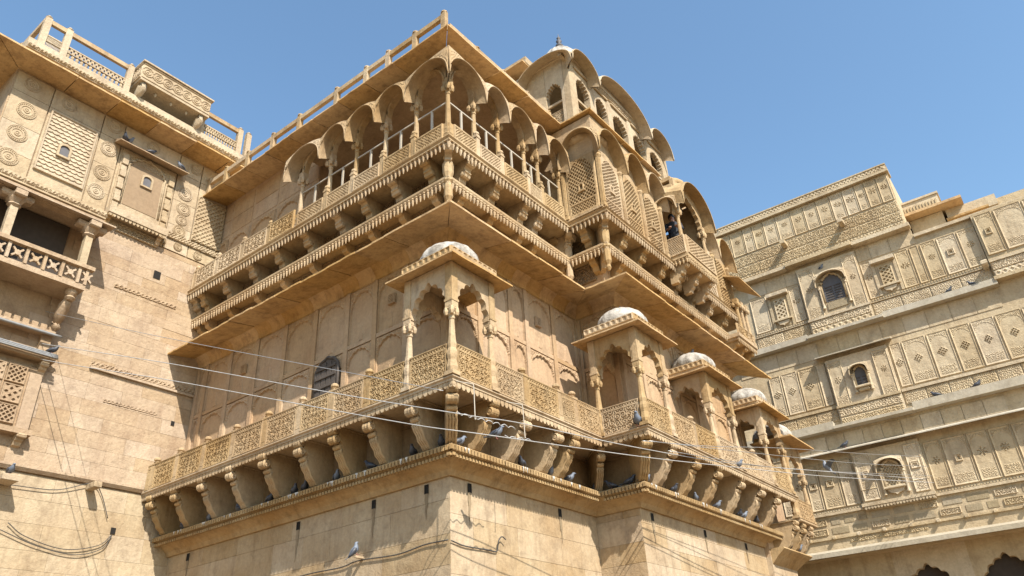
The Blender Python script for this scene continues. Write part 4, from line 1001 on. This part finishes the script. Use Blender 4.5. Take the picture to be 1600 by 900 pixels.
def niche(u0, u1, z0, z1, par):
    c = (u0+u1)/2
    n_ = rbox('niche', u0, u1, 0, .02, z0, z1, par)
    rbox('niche_lintel', u0-.1, u1+.1, .02, .24, z1-.02, z1+.12, n_); rbox('niche_shelf', u0-.04, u1+.04, .02, .16, z0+.22, z0+.28, n_)
    put('niche_screen', relief('niche_screen', .5, .8, 40, 60, f_lat(.5, .8, .22, .16, .28, .05, .05), PALE), n_, FN.m(c-.22, .02, z0+.3, .88, 1, (z1-z0-.45)/.8))
    put('niche_apron', MB().extr([(-.24, .2), (.24, .2), (.16, .08), (.05, .05), (0, .0), (-.05, .05), (-.16, .08)][::-1], -.09, -.0, 'y').mesh('niche_apron', PALE), n_, FN.m(c, .02, z0))
    for s in (u0-.06, u1+.06): rbox('jamb', s-.05, s+.05, .0, .06, z0-.05, z1-.02, n_)
niche(1.58, 2.2, 14.36, 15.66, rw); niche(5.5, 6.12, 14.40, 15.62, rw)
# tier 2
tier(10.9, 12.5, [(.78, 1.24, 'diamond'), (1.26, 1.86, 'diamond'), (1.88, 2.55, 'diamond'), (2.57, 2.9, 'plain'), (5.12, 5.5, 'diamond'), (5.52, 6.3, 'diamond'), (6.32, 7.02, 'diamond'), (7.04, 7.68, 'diamond'), (7.70, 8.4, 'diamond'), (8.42, 9.2, 'diamond'), (9.2, 10, 'diamond')])
for i in range(12): rbox('frieze_slab', -.2+.75*i, -.2+.75*i+.73, 0, .02, 12.72, 13.36)
slabs('carved_slab', .7, 2.9, 10.30, 10.72, .75, .02, 4); slabs('carved_slab', 5.1, 10, 10.30, 10.72, .75, .02, 8)
rbox('string_course', .6, 2.9, 0, .08, 10.74, 10.84); rbox('string_course', 5.1, 10, 0, .08, 10.74, 10.84)
rbox('white_ledge', -.5, 2.7, 0, .30, 9.98, 10.26, mat=WHITE); rbox('white_ledge', 5.3, 10, 0, .30, 9.98, 10.26, mat=WHITE)
fb2 = window_bay(2.95, 5.06, 10.06, 12.5, 4.0, 11.4, rw, 's')
frieze(FN, 2.98, 5.04, 10.36, .30, fb2, PALE, .26, .16); frieze(FN, 2.98, 5.04, 10.10, .22, fb2, PALE, .2, .16); rbox('sill', 2.94, 5.07, .15, .22, 10.68, 10.76, fb2); rbox('ledge', 2.7, 5.3, 0, .40, 9.96, 10.06, fb2, WHITE)
arched_window(4.0, 11.30, .20, .72, fb2, SHUT); rbox('window_shelf', 3.74, 4.26, .15, .34, 11.18, 11.26, fb2, bev=.02); rbox('window_apron', 3.82, 4.18, .15, .27, 11.06, 11.18, fb2, bev=.03)
put('eave_slab', eave_piece(2.62, 0, 0, [(0, 12.78), (0, 12.70), (.38, 12.60), (.38, 12.635)], 'eave_slab', WHITE), fb2, FN.m(2.68, .0, 0))
# tier 1
tier(7.42, 8.95, [(.3, .75, 'flower'), (.77, 1.22, 'flower'), (1.24, 1.68, 'square'), (1.70, 2.36, 'square'), (2.38, 2.88, 'flower'), (5.16, 5.68, 'flower'), (5.70, 6.43, 'square'), (6.45, 7.05, 'flower'), (7.07, 7.7, 'flower'), (7.72, 8.4, 'square'), (8.4, 9.1, 'flower')])
for i in range(13): rbox('frieze_slab', -.2+.62*i, -.2+.62*i+.6, 0, .03, 9.36, 9.86)
fb1 = window_bay(2.95, 5.1, 7.16, 9.1, 4.06, 8, rw, 'n')
panel(3.0, 3.54, 7.42, 8.98, 'square', 0, .152, fb1); panel(4.58, 5.05, 7.42, 8.98, 'square', 1, .152, fb1)
arched_window(4.06, 7.75, .27, .86, fb1, SHUT, carved=True); rbox('niche_shelf', 3.74, 4.38, .15, .32, 7.66, 7.74, fb1, bev=.02)
put('niche_apron', MB().extr([(-.28, .2), (.28, .2), (.18, .08), (.05, .05), (0, .0), (-.05, .05), (-.18, .08)][::-1], -.10, 0, 'y').mesh('niche_apron', PALE), fb1, FN.m(4.06, .15, 7.46))
rbox('sill', 2.9, 5.14, .15, .26, 7.26, 7.36, fb1); mb = MB()
for i in range(22): tongue(mb, 3.0+.098*i, -.22, 7.26, .085, .10)
put('scalloped_fringe', (mb, PALE), fb1, FN.m(0, 0, 0), kind='stuff')
put('eave_slab', eave_piece(9.6, 0, 0, [(0, 9.36), (0, 9.28), (.46, 9.16), (.46, 9.195)], 'eave_slab', WHITE), rw, FN.m(1.2, .0, 0))
rbox('string_course', .2, 2.94, 0, .09, 7.22, 7.30); rbox('string_course', 5.12, 10, 0, .09, 7.22, 7.30); dent('dentil_course', .2, 2.9, .06, 7.31); dent('dentil_course', 5.14, 10, .06, 7.31)
slab = MB().box(0, 1, -.03, 0, 0, 1).mesh('inset_slab', INSET); slabp = relief('inset_slab', .4, .2, 30, 16, f_scr(.4, .2, .1, .02, .025), PALE)
for j, z in enumerate((6.62, 6.92)):
    u = .2+.2*j; k = 0
    while u < 9:
        L = random.choice((.3, .45, .55, .62))
        if k % 3 == 1: put('inset_slab', slabp, rw, FN.m(u, .0, z, L/.4, 1, 1.0))
        else: put('inset_slab', slab, rw, FN.m(u, 0, z, L, .5, .2))
        u += L+.14; k += 1
rbox('string_course', -.3, 10, 0, .06, 6.46, 6.52)
for i in range(12): rbox('peg_stone', .9+.8*i, 1.0+.8*i, .0, .14, 6.44, 6.56, bev=.02)
frieze(FN, 2.2, 4.6, 6.28, .14, rw, PALE, .16, .0)
we = put('white_eave', eave_piece(16, 0, 0, [(-.6, 6.32), (-.6, 6.1), (.5, 5.86), (.5, 6.0)], 'white_eave', WHITE), rw, FN.m(-4, .0, 0))
# ground-floor arcade
ar = put('arcade', MB().box(-9, 3.2, .55, .9, 0, 5.9).mesh('arcade', PALE), rbld, FN.m(0, 0, 0))
for cu in (4.12, 6.30, 8.5):
    put('arch', arch_plate(1.84, 1.55, .80, .98, .35, PALE, 'arch', 9, .07), ar, FN.m(cu, -.725, 4.35)); 
    put('room_shade', MB().box(-.9, .9, -.012, 0, 0, 5.4).mesh('room_shade', DARKIN), ar, FN.m(cu, -.89, 0))  # dark sheet painted as the shade behind the arch
for u in (5.21, 7.40, 9.6): put('pier', MB().box(-.17, .17, .55, .9, 0, 5.9).mesh('pier', PALE), ar, FN.m(u, 0, 0))
# roofs stepping back on the right
rs = put('roof_terrace', (MB().box(7.0, 8.15, 1.4, 5, 16.3, 17.6), PALE), rbld, FN.m(0, 0, 0))
def rt_box(name, u0, u1, y0, y1, z0, z1, mat=PALE): return put(name, MB().box(u0, u1, y0, y1, z0, z1).mesh(name, mat), rs, FN.m(0, 0, 0))
rt_box('terrace_eave', 6.6, 8.9, .9, 5, 17.62, 17.72, EAVE); rt_box('terrace_parapet', 6.7, 8.2, 1.2, 5, 17.72, 18.28); rt_box('terrace_coping', 6.65, 8.25, 1.15, 5, 18.28, 18.36)
dm = MB()
for i in range(13): dm.box(6.75+.11*i, 6.81+.11*i, 1.15, 1.2, 17.86, 18.08)
put('dentil_course', (dm, PALE), rs, FN.m(0, 0, 0), kind='stuff')
rt_box('terrace_eave', 8.2, 9.6, 1.3, 5, 17.1, 17.18, EAVE); rt_box('terrace_parapet', 8.25, 9.9, 1.5, 5, 17.18, 17.62); rt_box('terrace_wall', 8.16, 16, 1.9, 5, 16.3, 17.1); rt_box('terrace_wall', 9.9, 16, 1.6, 5, 16.3, 17.45)
put('finial_stone', MB().lathe([(.12, 0), (.14, .1), (.08, .18), (.1, .3), (.0, .5)], 8).mesh('finial_stone', PALE), rs, FN.m(11.0, -1.7, 17.45))
rbox('spout', 8.66, 8.86, 0, .55, 14.1, 14.28, bev=.04)

# =================================================================== wires, pipes, hooks
def catmull(pts, n=10):
    P = [Vector(p) for p in pts]; P = [P[0]*2-P[1]]+P+[P[-1]*2-P[-2]]; out = []
    for i in range(1, len(P)-2):
        for k in range(n):
            t = k/n; a, b, c, d = P[i-1], P[i], P[i+1], P[i+2]
            out.append(.5*((2*b)+(c-a)*t+(2*a-5*b+4*c-d)*t*t+(3*b-a-3*c+d)*t**3))
    return out+[P[-2]]
def wire(name, pts, r, mat, label, cat='wire', n=10, group=None, smooth=True):
    p = catmull(pts, n) if smooth else pts; o = Vector(pts[0])
    return put(name, MB().tube([Vector(q)-o for q in p], r, 6).mesh(name, mat), None, Matrix.Translation(o), None, label, cat, group)
wire('overhead_wire', [(-10.67, -4.52, 10.21), (-8.43, -3.92, 9.36), (-5.15, -3.04, 8.22), (-2.21, -2.24, 7.14), (.47, -1.52, 6.16), (1.43, -.75, 5.92), (2.22, 3.26, 6.21), (2.89, 6.57, 6.51), (3.77, 10.93, 6.94), (5.19, 16.9, 7.6)], .0085, WIREW,
     'lowest bright overhead wire, crossing the picture below the corner of the balcony', group='overhead wires')
wire('overhead_wire', [(-10.85, -4.57, 10.67), (-8.8, -4.02, 9.89), (-5.24, -3.06, 8.62), (-1.07, -1.94, 7.05), (1.24, -1.32, 6.21), (1.39, -.84, 6.22), (1.61, .23, 6.3), (2.23, 3.3, 6.39), (2.89, 6.59, 6.6), (4.0, 12.05, 7.2), (5.0, 16.9, 7.75)], .0085, WIREW,
     'bright overhead wire with twisted ends at the corner, just above the lowest wire', group='overhead wires')
wire('overhead_wire', [(-11.28, -4.69, 11.77), (-8.06, -3.82, 10.38), (-5.37, -3.1, 9.24), (-.38, -1.75, 7.23), (1.1, -1.36, 6.63)], .006, WIRE,
     'thin topmost overhead wire running from the left building to the balcony corner', group='overhead wires')
wire('overhead_wire', [(2.3, 3.32, 6.53), (2.72, 5.73, 6.86), (3.34, 8.79, 7.35), (4.22, 13.16, 7.95), (5.13, 16.9, 8.45)], .007, WIRE, 'thin uppermost wire stretched in front of the right building', group='overhead wires')
wire('overhead_wire', [(2.34, 3.53, 6.57), (2.96, 6.93, 6.94), (4.05, 12.3, 7.54), (5.2, 16.85, 8.1)], .007, WIRE, 'thin wire second from the top in front of the right building', group='overhead wires')
wire('overhead_wire', [(2.45, 4.1, 6.46), (3.22, 8.19, 6.76), (4.16, 12.82, 7.33), (5.22, 16.85, 7.8)], .007, WIRE, 'thin wire third from the top in front of the right building', group='overhead wires')
tw = [(1.28+.018*math.sin(k*1.9)+.02*k/4*.3, -1.22+.062*k, 6.215+.004*k+.022*math.cos(k*1.9)) for k in range(26)]
wire('wire_splice', tw, .0085, WIREW, 'wavy twisted wire splice beside the corner bracket of the balcony', 'wire', 3)
tw = [(1.44+.016*math.sin(k*1.9)+.006*k, -.15+.06*k, 6.02+.006*k+.02*math.cos(k*1.9)) for k in range(12)]
wire('wire_splice', tw, .0085, WIREW, 'short twisted splice on the lowest bright overhead wire', 'wire', 3)
for y, lab in ((-.72, 'white bent metal rod hanging from the balcony edge nearest the corner'), (.70, 'white bent metal rod hanging from the balcony edge over the second right bracket')):
    wire('hanging_rod', [(1.02, y-.22, 6.96), (1.10, y-.16, 6.93), (1.22, y-.02, 6.90), (1.24, y, 6.84), (1.25, y, 6.45), (1.27, y-.02, 6.24), (1.30, y-.04, 6.22)], .009, PAINT, lab, 'metal rod', 6)
wire('wall_cable', [(-6.5, -.03, 4.35), (-4.09, -.03, 4.48), (-2.9, -.03, 4.47), (-2.35, -.03, 4.52), (-1.31, -.03, 4.47), (-.6, -.03, 4.53), (-.03, -.035, 4.52)], .012, WIRED, 'dark cable sagging along the shaded base wall of the palace', 'cable')
wire('wall_cable', [(.035, -.02, 4.50), (.035, .35, 4.45), (.035, .95, 4.46), (.04, 1.22, 4.46), (.06, 1.25, 4.55), (.08, 1.26, 4.66), (.08, 1.36, 4.74), (.09, 1.46, 4.70)], .012, WIRED, 'dark cable with a hooked end on the sunlit base wall', 'cable')
wire('wall_cable', [(-9.36, -4.6, 6.6), (-9.36, -3.98, 6.73), (-9.36, -2.99, 6.80), (-9.33, -2.25, 7.08), (-9.36, -1.98, 6.9), (-9.36, -1.7, 6.35)], .010, WIRED, 'dark cable looped over the beam end on the left building', 'cable')
wire('wall_cable', [(-9.36, -3.79, 5.95), (-9.36, -3.39, 5.72), (-9.36, -2.54, 5.55), (-9.36, -1.8, 5.72), (-9.37, -1.52, 6.0)], .010, WIRED, 'upper of two dark cables sagging across the pale lower wall at the left', 'cable')
wire('wall_cable', [(-9.36, -3.95, 5.80), (-9.36, -3.1, 5.55), (-9.36, -2.27, 5.46), (-9.36, -1.7, 5.66), (-9.37, -1.52, 5.98)], .010, WIRED, 'lower of two dark cables sagging across the pale lower wall at the left', 'cable')
wire('pipe', [(-9.06, -7.4, 10.27), (-9.06, -5.2, 10.26), (-9.06, -3.82, 10.27)], .035, IRON, 'grey pipe lying along the upper ledge under the left balcony', 'pipe')
for k, lab in enumerate(('topmost cable of the grey bundle on the lower left ledge', 'middle cable of the grey bundle on the lower left ledge', 'lowest cable of the grey bundle on the lower left ledge')):
    wire('cable', [(-9.05+.03*k, -7.4, 9.82-.05*k), (-9.05+.03*k, -5.2, 9.79-.05*k), (-9.05+.03*k, -3.8, 9.78-.045*k)], .024, IRON, lab, 'cable', group='cable bundle')

# =================================================================== pigeons
pb = MB(); pb.tube([(0, .20, .075), (0, .15, .085), (0, .09, .105), (0, .02, .125), (0, -.05, .148), (0, -.09, .185), (0, -.112, .225), (0, -.13, .247), (0, -.155, .248), (0, -.172, .243), (0, -.195, .235)], [.012, .032, .052, .074, .076, .055, .040, .036, .026, .012, .003], 10)
PBODY = pb.mesh('pigeon', PIG); PBODYD = pb.mesh('pigeon', PIGD); PBODYL = pb.mesh('pigeon', PIGL)
def wing_mesh(s):
    m = MB(); m.tube([(s*.055, -.075, .15), (s*.072, -.03, .145), (s*.074, .04, .125), (s*.055, .12, .10), (s*.03, .19, .085)], [.012, .045, .05, .032, .006], 8)
    for i, v in enumerate(m.v): m.v[i] = (s*.05+(v[0]-s*.05)*.6, v[1], v[2])
    return m.mesh('wing', PIGD)
WINGS = [wing_mesh(-1), wing_mesh(1)]
TAIL = MB().extr([(-.022, .15), (.022, .15), (.035, .28), (-.035, .28)], .068, .084, 'z').mesh('tail', PIGD)
PLEG = [MB().tube([(s*.025, 0, .07), (s*.027, -.01, .0), (s*.027, -.035, .004)], .006, 5).mesh('leg', plain('pigeon_leg', (.30, .10, .09))) for s in (-1, 1)]
def pigeon(loc, deg, label, tone=1, pitch=0, s=.84):
    M = Matrix.Translation(loc) @ Matrix.Rotation(R(deg), 4, 'Z') @ Matrix.Rotation(R(pitch), 4, 'X') @ Matrix.Scale(s, 4)
    o = put('pigeon', (PBODYD, PBODY, PBODYL)[tone], None, M, None, label, 'pigeon', 'pigeons on the palace buildings')
    for wm in WINGS: put('wing', wm, o, M)
    put('tail', TAIL, o, M)
    for lm in PLEG: put('leg', lm, o, M)
    return o
ORD = ['first', 'second', 'third', 'fourth', 'fifth', 'sixth', 'seventh', 'eighth', 'ninth', 'tenth']
for i, x in enumerate((-8.37, -7.25, -6.11, -4.98, -4.14, -3.80, -2.80, -1.78, -.62, -.02)):
    if i == 9: x = .12
    pigeon((x, -.34, 6.082), random.choice((80, -70, 60, 100, -100, 30)), ORD[i]+' pigeon from the left building on the shaded ledge under the balcony', random.choice((0, 0, 1)))
for i, y in enumerate((-.15, 1.75, 2.72, 3.42)):
    pigeon((.36, y, 6.082), (150, 20, 60, 120)[i], ORD[i]+' pigeon right of the palace corner on the ledge under the balcony', (1, 0, 1, 1)[i])
for i, (x, y) in enumerate(((.22, 4.62), (.70, 4.60), (1.18, 4.60))):
    pigeon((x, y, 6.082), (40, -60, 100)[i], ORD[i]+' pigeon from the inner corner on the ledge of the short return wall', (0, 0, 0)[i])
for i, y in enumerate((4.75, 6.05, 7.2, 8.35, 9.75, 10.0, 10.9)):
    pigeon((1.50, y, 6.082), (160, 80, 20, 100, 60, 120, 40)[i], ORD[i]+' pigeon along the sunlit bay on the ledge under its brackets', (1, 0, 1, 1, 0, 1, 0)[i])
pigeon((1.58, 12.9, 5.625), 60, 'pigeon on the lower ledge at the far end of the palace', 0)
pigeon((1.62, 13.5, 5.625), 110, 'outermost pigeon on the lower ledge at the far end of the palace', 1)
pigeon((2.135, 8.72, 7.075), 95, 'pigeon crouching outside the balcony railing under the third pavilion', 1)
pigeon((1.93, 3.935, 7.09), 20, 'blue grey pigeon outside the railing at the corner of the second pavilion', 1, 0, 1.1)
pigeon((1.58, 8.30, 10.24), 60, 'pigeon perched on the white dome of the third pavilion', 1)
put('perch_peg', MB().box(-.03, .03, -.22, 0, -.02, .02).mesh('perch_peg', WALL), base, FL.m(-2.26, 0, 4.56))
pigeon((-2.26, -.16, 4.58), 150, 'pale pigeon perched low on the shaded base wall above the dark cable', 1, -35)
pigeon((1.18, -.06, 6.06), 110, 'plump pigeon on the wires between the first two right brackets', 1)
pigeon((-9.10, -3.92, 9.80), 130, 'pigeon at the end of the cable bundle on the left building', 0)
pigeon((-9.05, -4.12, 6.86), 90, 'pigeon on the beam end at the lower left edge', 1)
pigeon((-9.17, -3.52, 16.66), 60, 'pigeon at the left end of the little eave over the blind window', 0)
pigeon((-9.26, -3.36, 16.68), 120, 'pigeon second from left on the little eave over the blind window', 1)
pigeon((-9.20, -2.72, 16.65), 170, 'pigeon in the middle of the little eave over the blind window', 0)
pigeon((-9.15, -1.80, 16.64), 10, 'pigeon at the right end of the little eave over the blind window', 1)
def rbp(u, w_, z, deg, label, tone): p = FN.M @ Vector((u, -w_, z)); pigeon(p, deg, label, tone)
rbp(7.47, .09, 13.645, 70, 'left one of two pigeons on the upper white ledge of the right building', 0)
rbp(8.2, .09, 13.645, -60, 'right one of two pigeons on the upper white ledge of the right building', 0)
rbp(7.27, .10, 10.265, 80, 'right one of two pigeons on the second white ledge of the right building', 0)
rbp(6.05, .10, 10.265, -80, 'left one of two pigeons on the second white ledge of the right building', 0)
rbp(2.88, .24, 9.28, 90, 'pigeon on the thin lower eave at the left of the right building', 0)
rbp(3.72, .12, 16.05, 60, 'pigeon on the curved hood of the large shuttered window', 1)
# one in flight
fp = FN.M @ Vector((2.44, -2.0, 8.2)); M = Matrix.Translation(fp) @ Matrix.Rotation(R(-65), 4, 'Z') @ Matrix.Rotation(R(-38), 4, 'X') @ Matrix.Scale(1.15, 4)
fo = put('pigeon', PBODYL, None, M, None, 'pigeon flying with raised wings in front of the right building', 'pigeon', 'pigeons on the palace buildings')
for s in (-1, 1):
    m = MB(); m.grid(lambda u, v: (s*(.05+.34*u), -.07+.02*u+.17*v*(1-.55*u)+.10*u*u, .16+.13*math.sin(u*1.5)+.012*(1-v)), 8, 3, True); m.grid(lambda u, v: (s*(.05+.34*u), -.07+.02*u+.17*v*(1-.55*u)+.10*u*u, .15+.13*math.sin(u*1.5)), 8, 3, True)
    put('wing', m.mesh('wing', PIGD if s < 0 else PIG), fo, M)
put('tail', TAIL, fo, M)

DROP = plain('bird_dropping', (.50, .48, .44), .8, 0, .2)
dmesh = [MB().extr([(-.03, 0), (.035, 0), (.028, -.05), (.012, -.06), (.008, -q), (-.006, -q*.6), (-.012, -.05), (-.028, -.035)][::-1], -.004, 0, 'y').mesh('dropping_streak', DROP) for q in (.12, .16, .10)]
for F, us in ((FL, (-8.3, -7.2, -6.2, -4.9, -4.1, -3.7, -2.75, -1.8, -.7)), (FR, (.0, 1.7, 2.75, 3.4)), (FB, (4.8, 6.0, 7.3, 8.3, 9.8, 10.8))):
    for u in us:
        for k in range(random.choice((2, 3))): put('dropping_streak', random.choice(dmesh), led, F.m(u+random.uniform(-.2, .2), .506, 6.055, random.uniform(.5, 1.1), 1, random.uniform(.5, 1)))
# =================================================================== person at the balcony window
def person(loc, deg, label):
    V = {'pel': (0, 0, .92, .15), 'bel': (0, -.01, 1.06, .14), 'che': (0, -.03, 1.26, .16), 'nek': (0, -.04, 1.44, .06), 'hd0': (0, -.05, 1.52, .075), 'hd1': (0, -.06, 1.62, .085), 'hd2': (0, -.05, 1.68, .06),
         'shl': (-.18, -.03, 1.38, .07), 'ell': (-.25, -.12, 1.14, .048), 'wrl': (-.12, -.33, 1.08, .035), 'shr': (.18, -.03, 1.38, .07), 'elr': (.25, -.12, 1.14, .048), 'wrr': (.10, -.34, 1.10, .035),
         'hpl': (-.09, 0, .88, .11), 'knl': (-.10, -.02, .48, .075), 'anl': (-.10, .03, .09, .05), 'tol': (-.11, -.13, .04, .04), 'hpr': (.09, 0, .88, .11), 'knr': (.10, -.02, .48, .075), 'anr': (.10, .03, .09, .05), 'tor': (.11, -.13, .04, .04)}
    for s, q in ((-1, 'l'), (1, 'r')):
        wx, wy, wz, _ = V['wr'+q]
        V['pa'+q] = (wx-s*.02, wy-.06, wz+.0, .036)
        for k, (dx, ln) in enumerate(((-.032, .07), (-.011, .08), (.011, .075), (.03, .06))):
            V['f%d%s' % (k, q)] = (wx-s*.02+dx, wy-.10-ln*.4, wz-.01, .0095); V['g%d%s' % (k, q)] = (wx-s*.02+dx, wy-.10-ln*.7, wz-.05, .008)
        V['t'+q] = (wx-s*.065, wy-.09, wz-.02, .010)
    Ed = [('pel', 'bel'), ('bel', 'che'), ('che', 'nek'), ('nek', 'hd0'), ('hd0', 'hd1'), ('hd1', 'hd2')]
    for q in 'lr':
        Ed += [('che', 'sh'+q), ('sh'+q, 'el'+q), ('el'+q, 'wr'+q), ('wr'+q, 'pa'+q), ('pel', 'hp'+q), ('hp'+q, 'kn'+q), ('kn'+q, 'an'+q), ('an'+q, 'to'+q), ('pa'+q, 't'+q)]
        for k in range(4): Ed += [('pa'+q, 'f%d%s' % (k, q)), ('f%d%s' % (k, q), 'g%d%s' % (k, q))]
    ks = list(V); me = bpy.data.meshes.new('person'); me.from_pydata([V[k][:3] for k in ks], [(ks.index(a), ks.index(b)) for a, b in Ed], [])
    me.materials.append(SKIN)
    M = Matrix.Translation(loc) @ Matrix.Rotation(R(deg), 4, 'Z')
    o = put('person', me, None, M, None, label, 'person')
    md = o.modifiers.new('skin', 'SKIN'); md.use_smooth_shade = True
    for i, k in enumerate(ks): me.skin_vertices[0].data[i].radius = (V[k][3], V[k][3])
    me.skin_vertices[0].data[0].use_root = True
    o.modifiers.new('sub', 'SUBSURF').levels = 1
    sh = MB(); sh.lathe([(.17, .86), (.18, .95), (.165, 1.06), (.175, 1.2), (.19, 1.32), (.15, 1.42), (.075, 1.45)], 14, 0, -.02, sm=True)
    for s in (-1, 1): sh.tube([(s*.15, -.03, 1.39), (s*.20, -.05, 1.33), (s*.25, -.12, 1.14), (s*.19, -.23, 1.10)], [.07, .08, .06, .052], 8)
    put('shirt', (sh, CLOTH), o, M)
    tr = MB()
    for s in (-1, 1): tr.tube([(s*.08, 0, .95), (s*.09, 0, .8), (s*.10, -.02, .48), (s*.10, .03, .10)], [.13, .12, .09, .075], 10)
    put('trousers', (tr, CLOTHB), o, M)
    h = MB(); h.lathe([(.098, 1.60), (.104, 1.65), (.095, 1.71), (.06, 1.755), (.01, 1.77)], 12, 0, -.035, sm=True); put('hair', (h, HAIR), o, M)
    f = MB(); f.lathe([(.022, 0), (.012, .03), (.0, .035)], 6, 0, -.135, 1.595, axis='y'); put('nose', (f, SKIN), o, M)
    e = MB()
    for s in (-1, 1): e.lathe([(.0, -.012), (.011, 0), (.0, .012)], 6, s*.033, -.132, 1.62, axis='y')
    put('eyes', (e, HAIR), o, M)
    mth = MB().box(-.025, .025, -.135, -.12, 1.553, 1.563); put('mouth', (mth, plain('lips', (.25, .10, .08))), o, M)
person((1.86, 8.02, 13.07), 25, 'person in dark clothes leaning at the open arched window balcony')
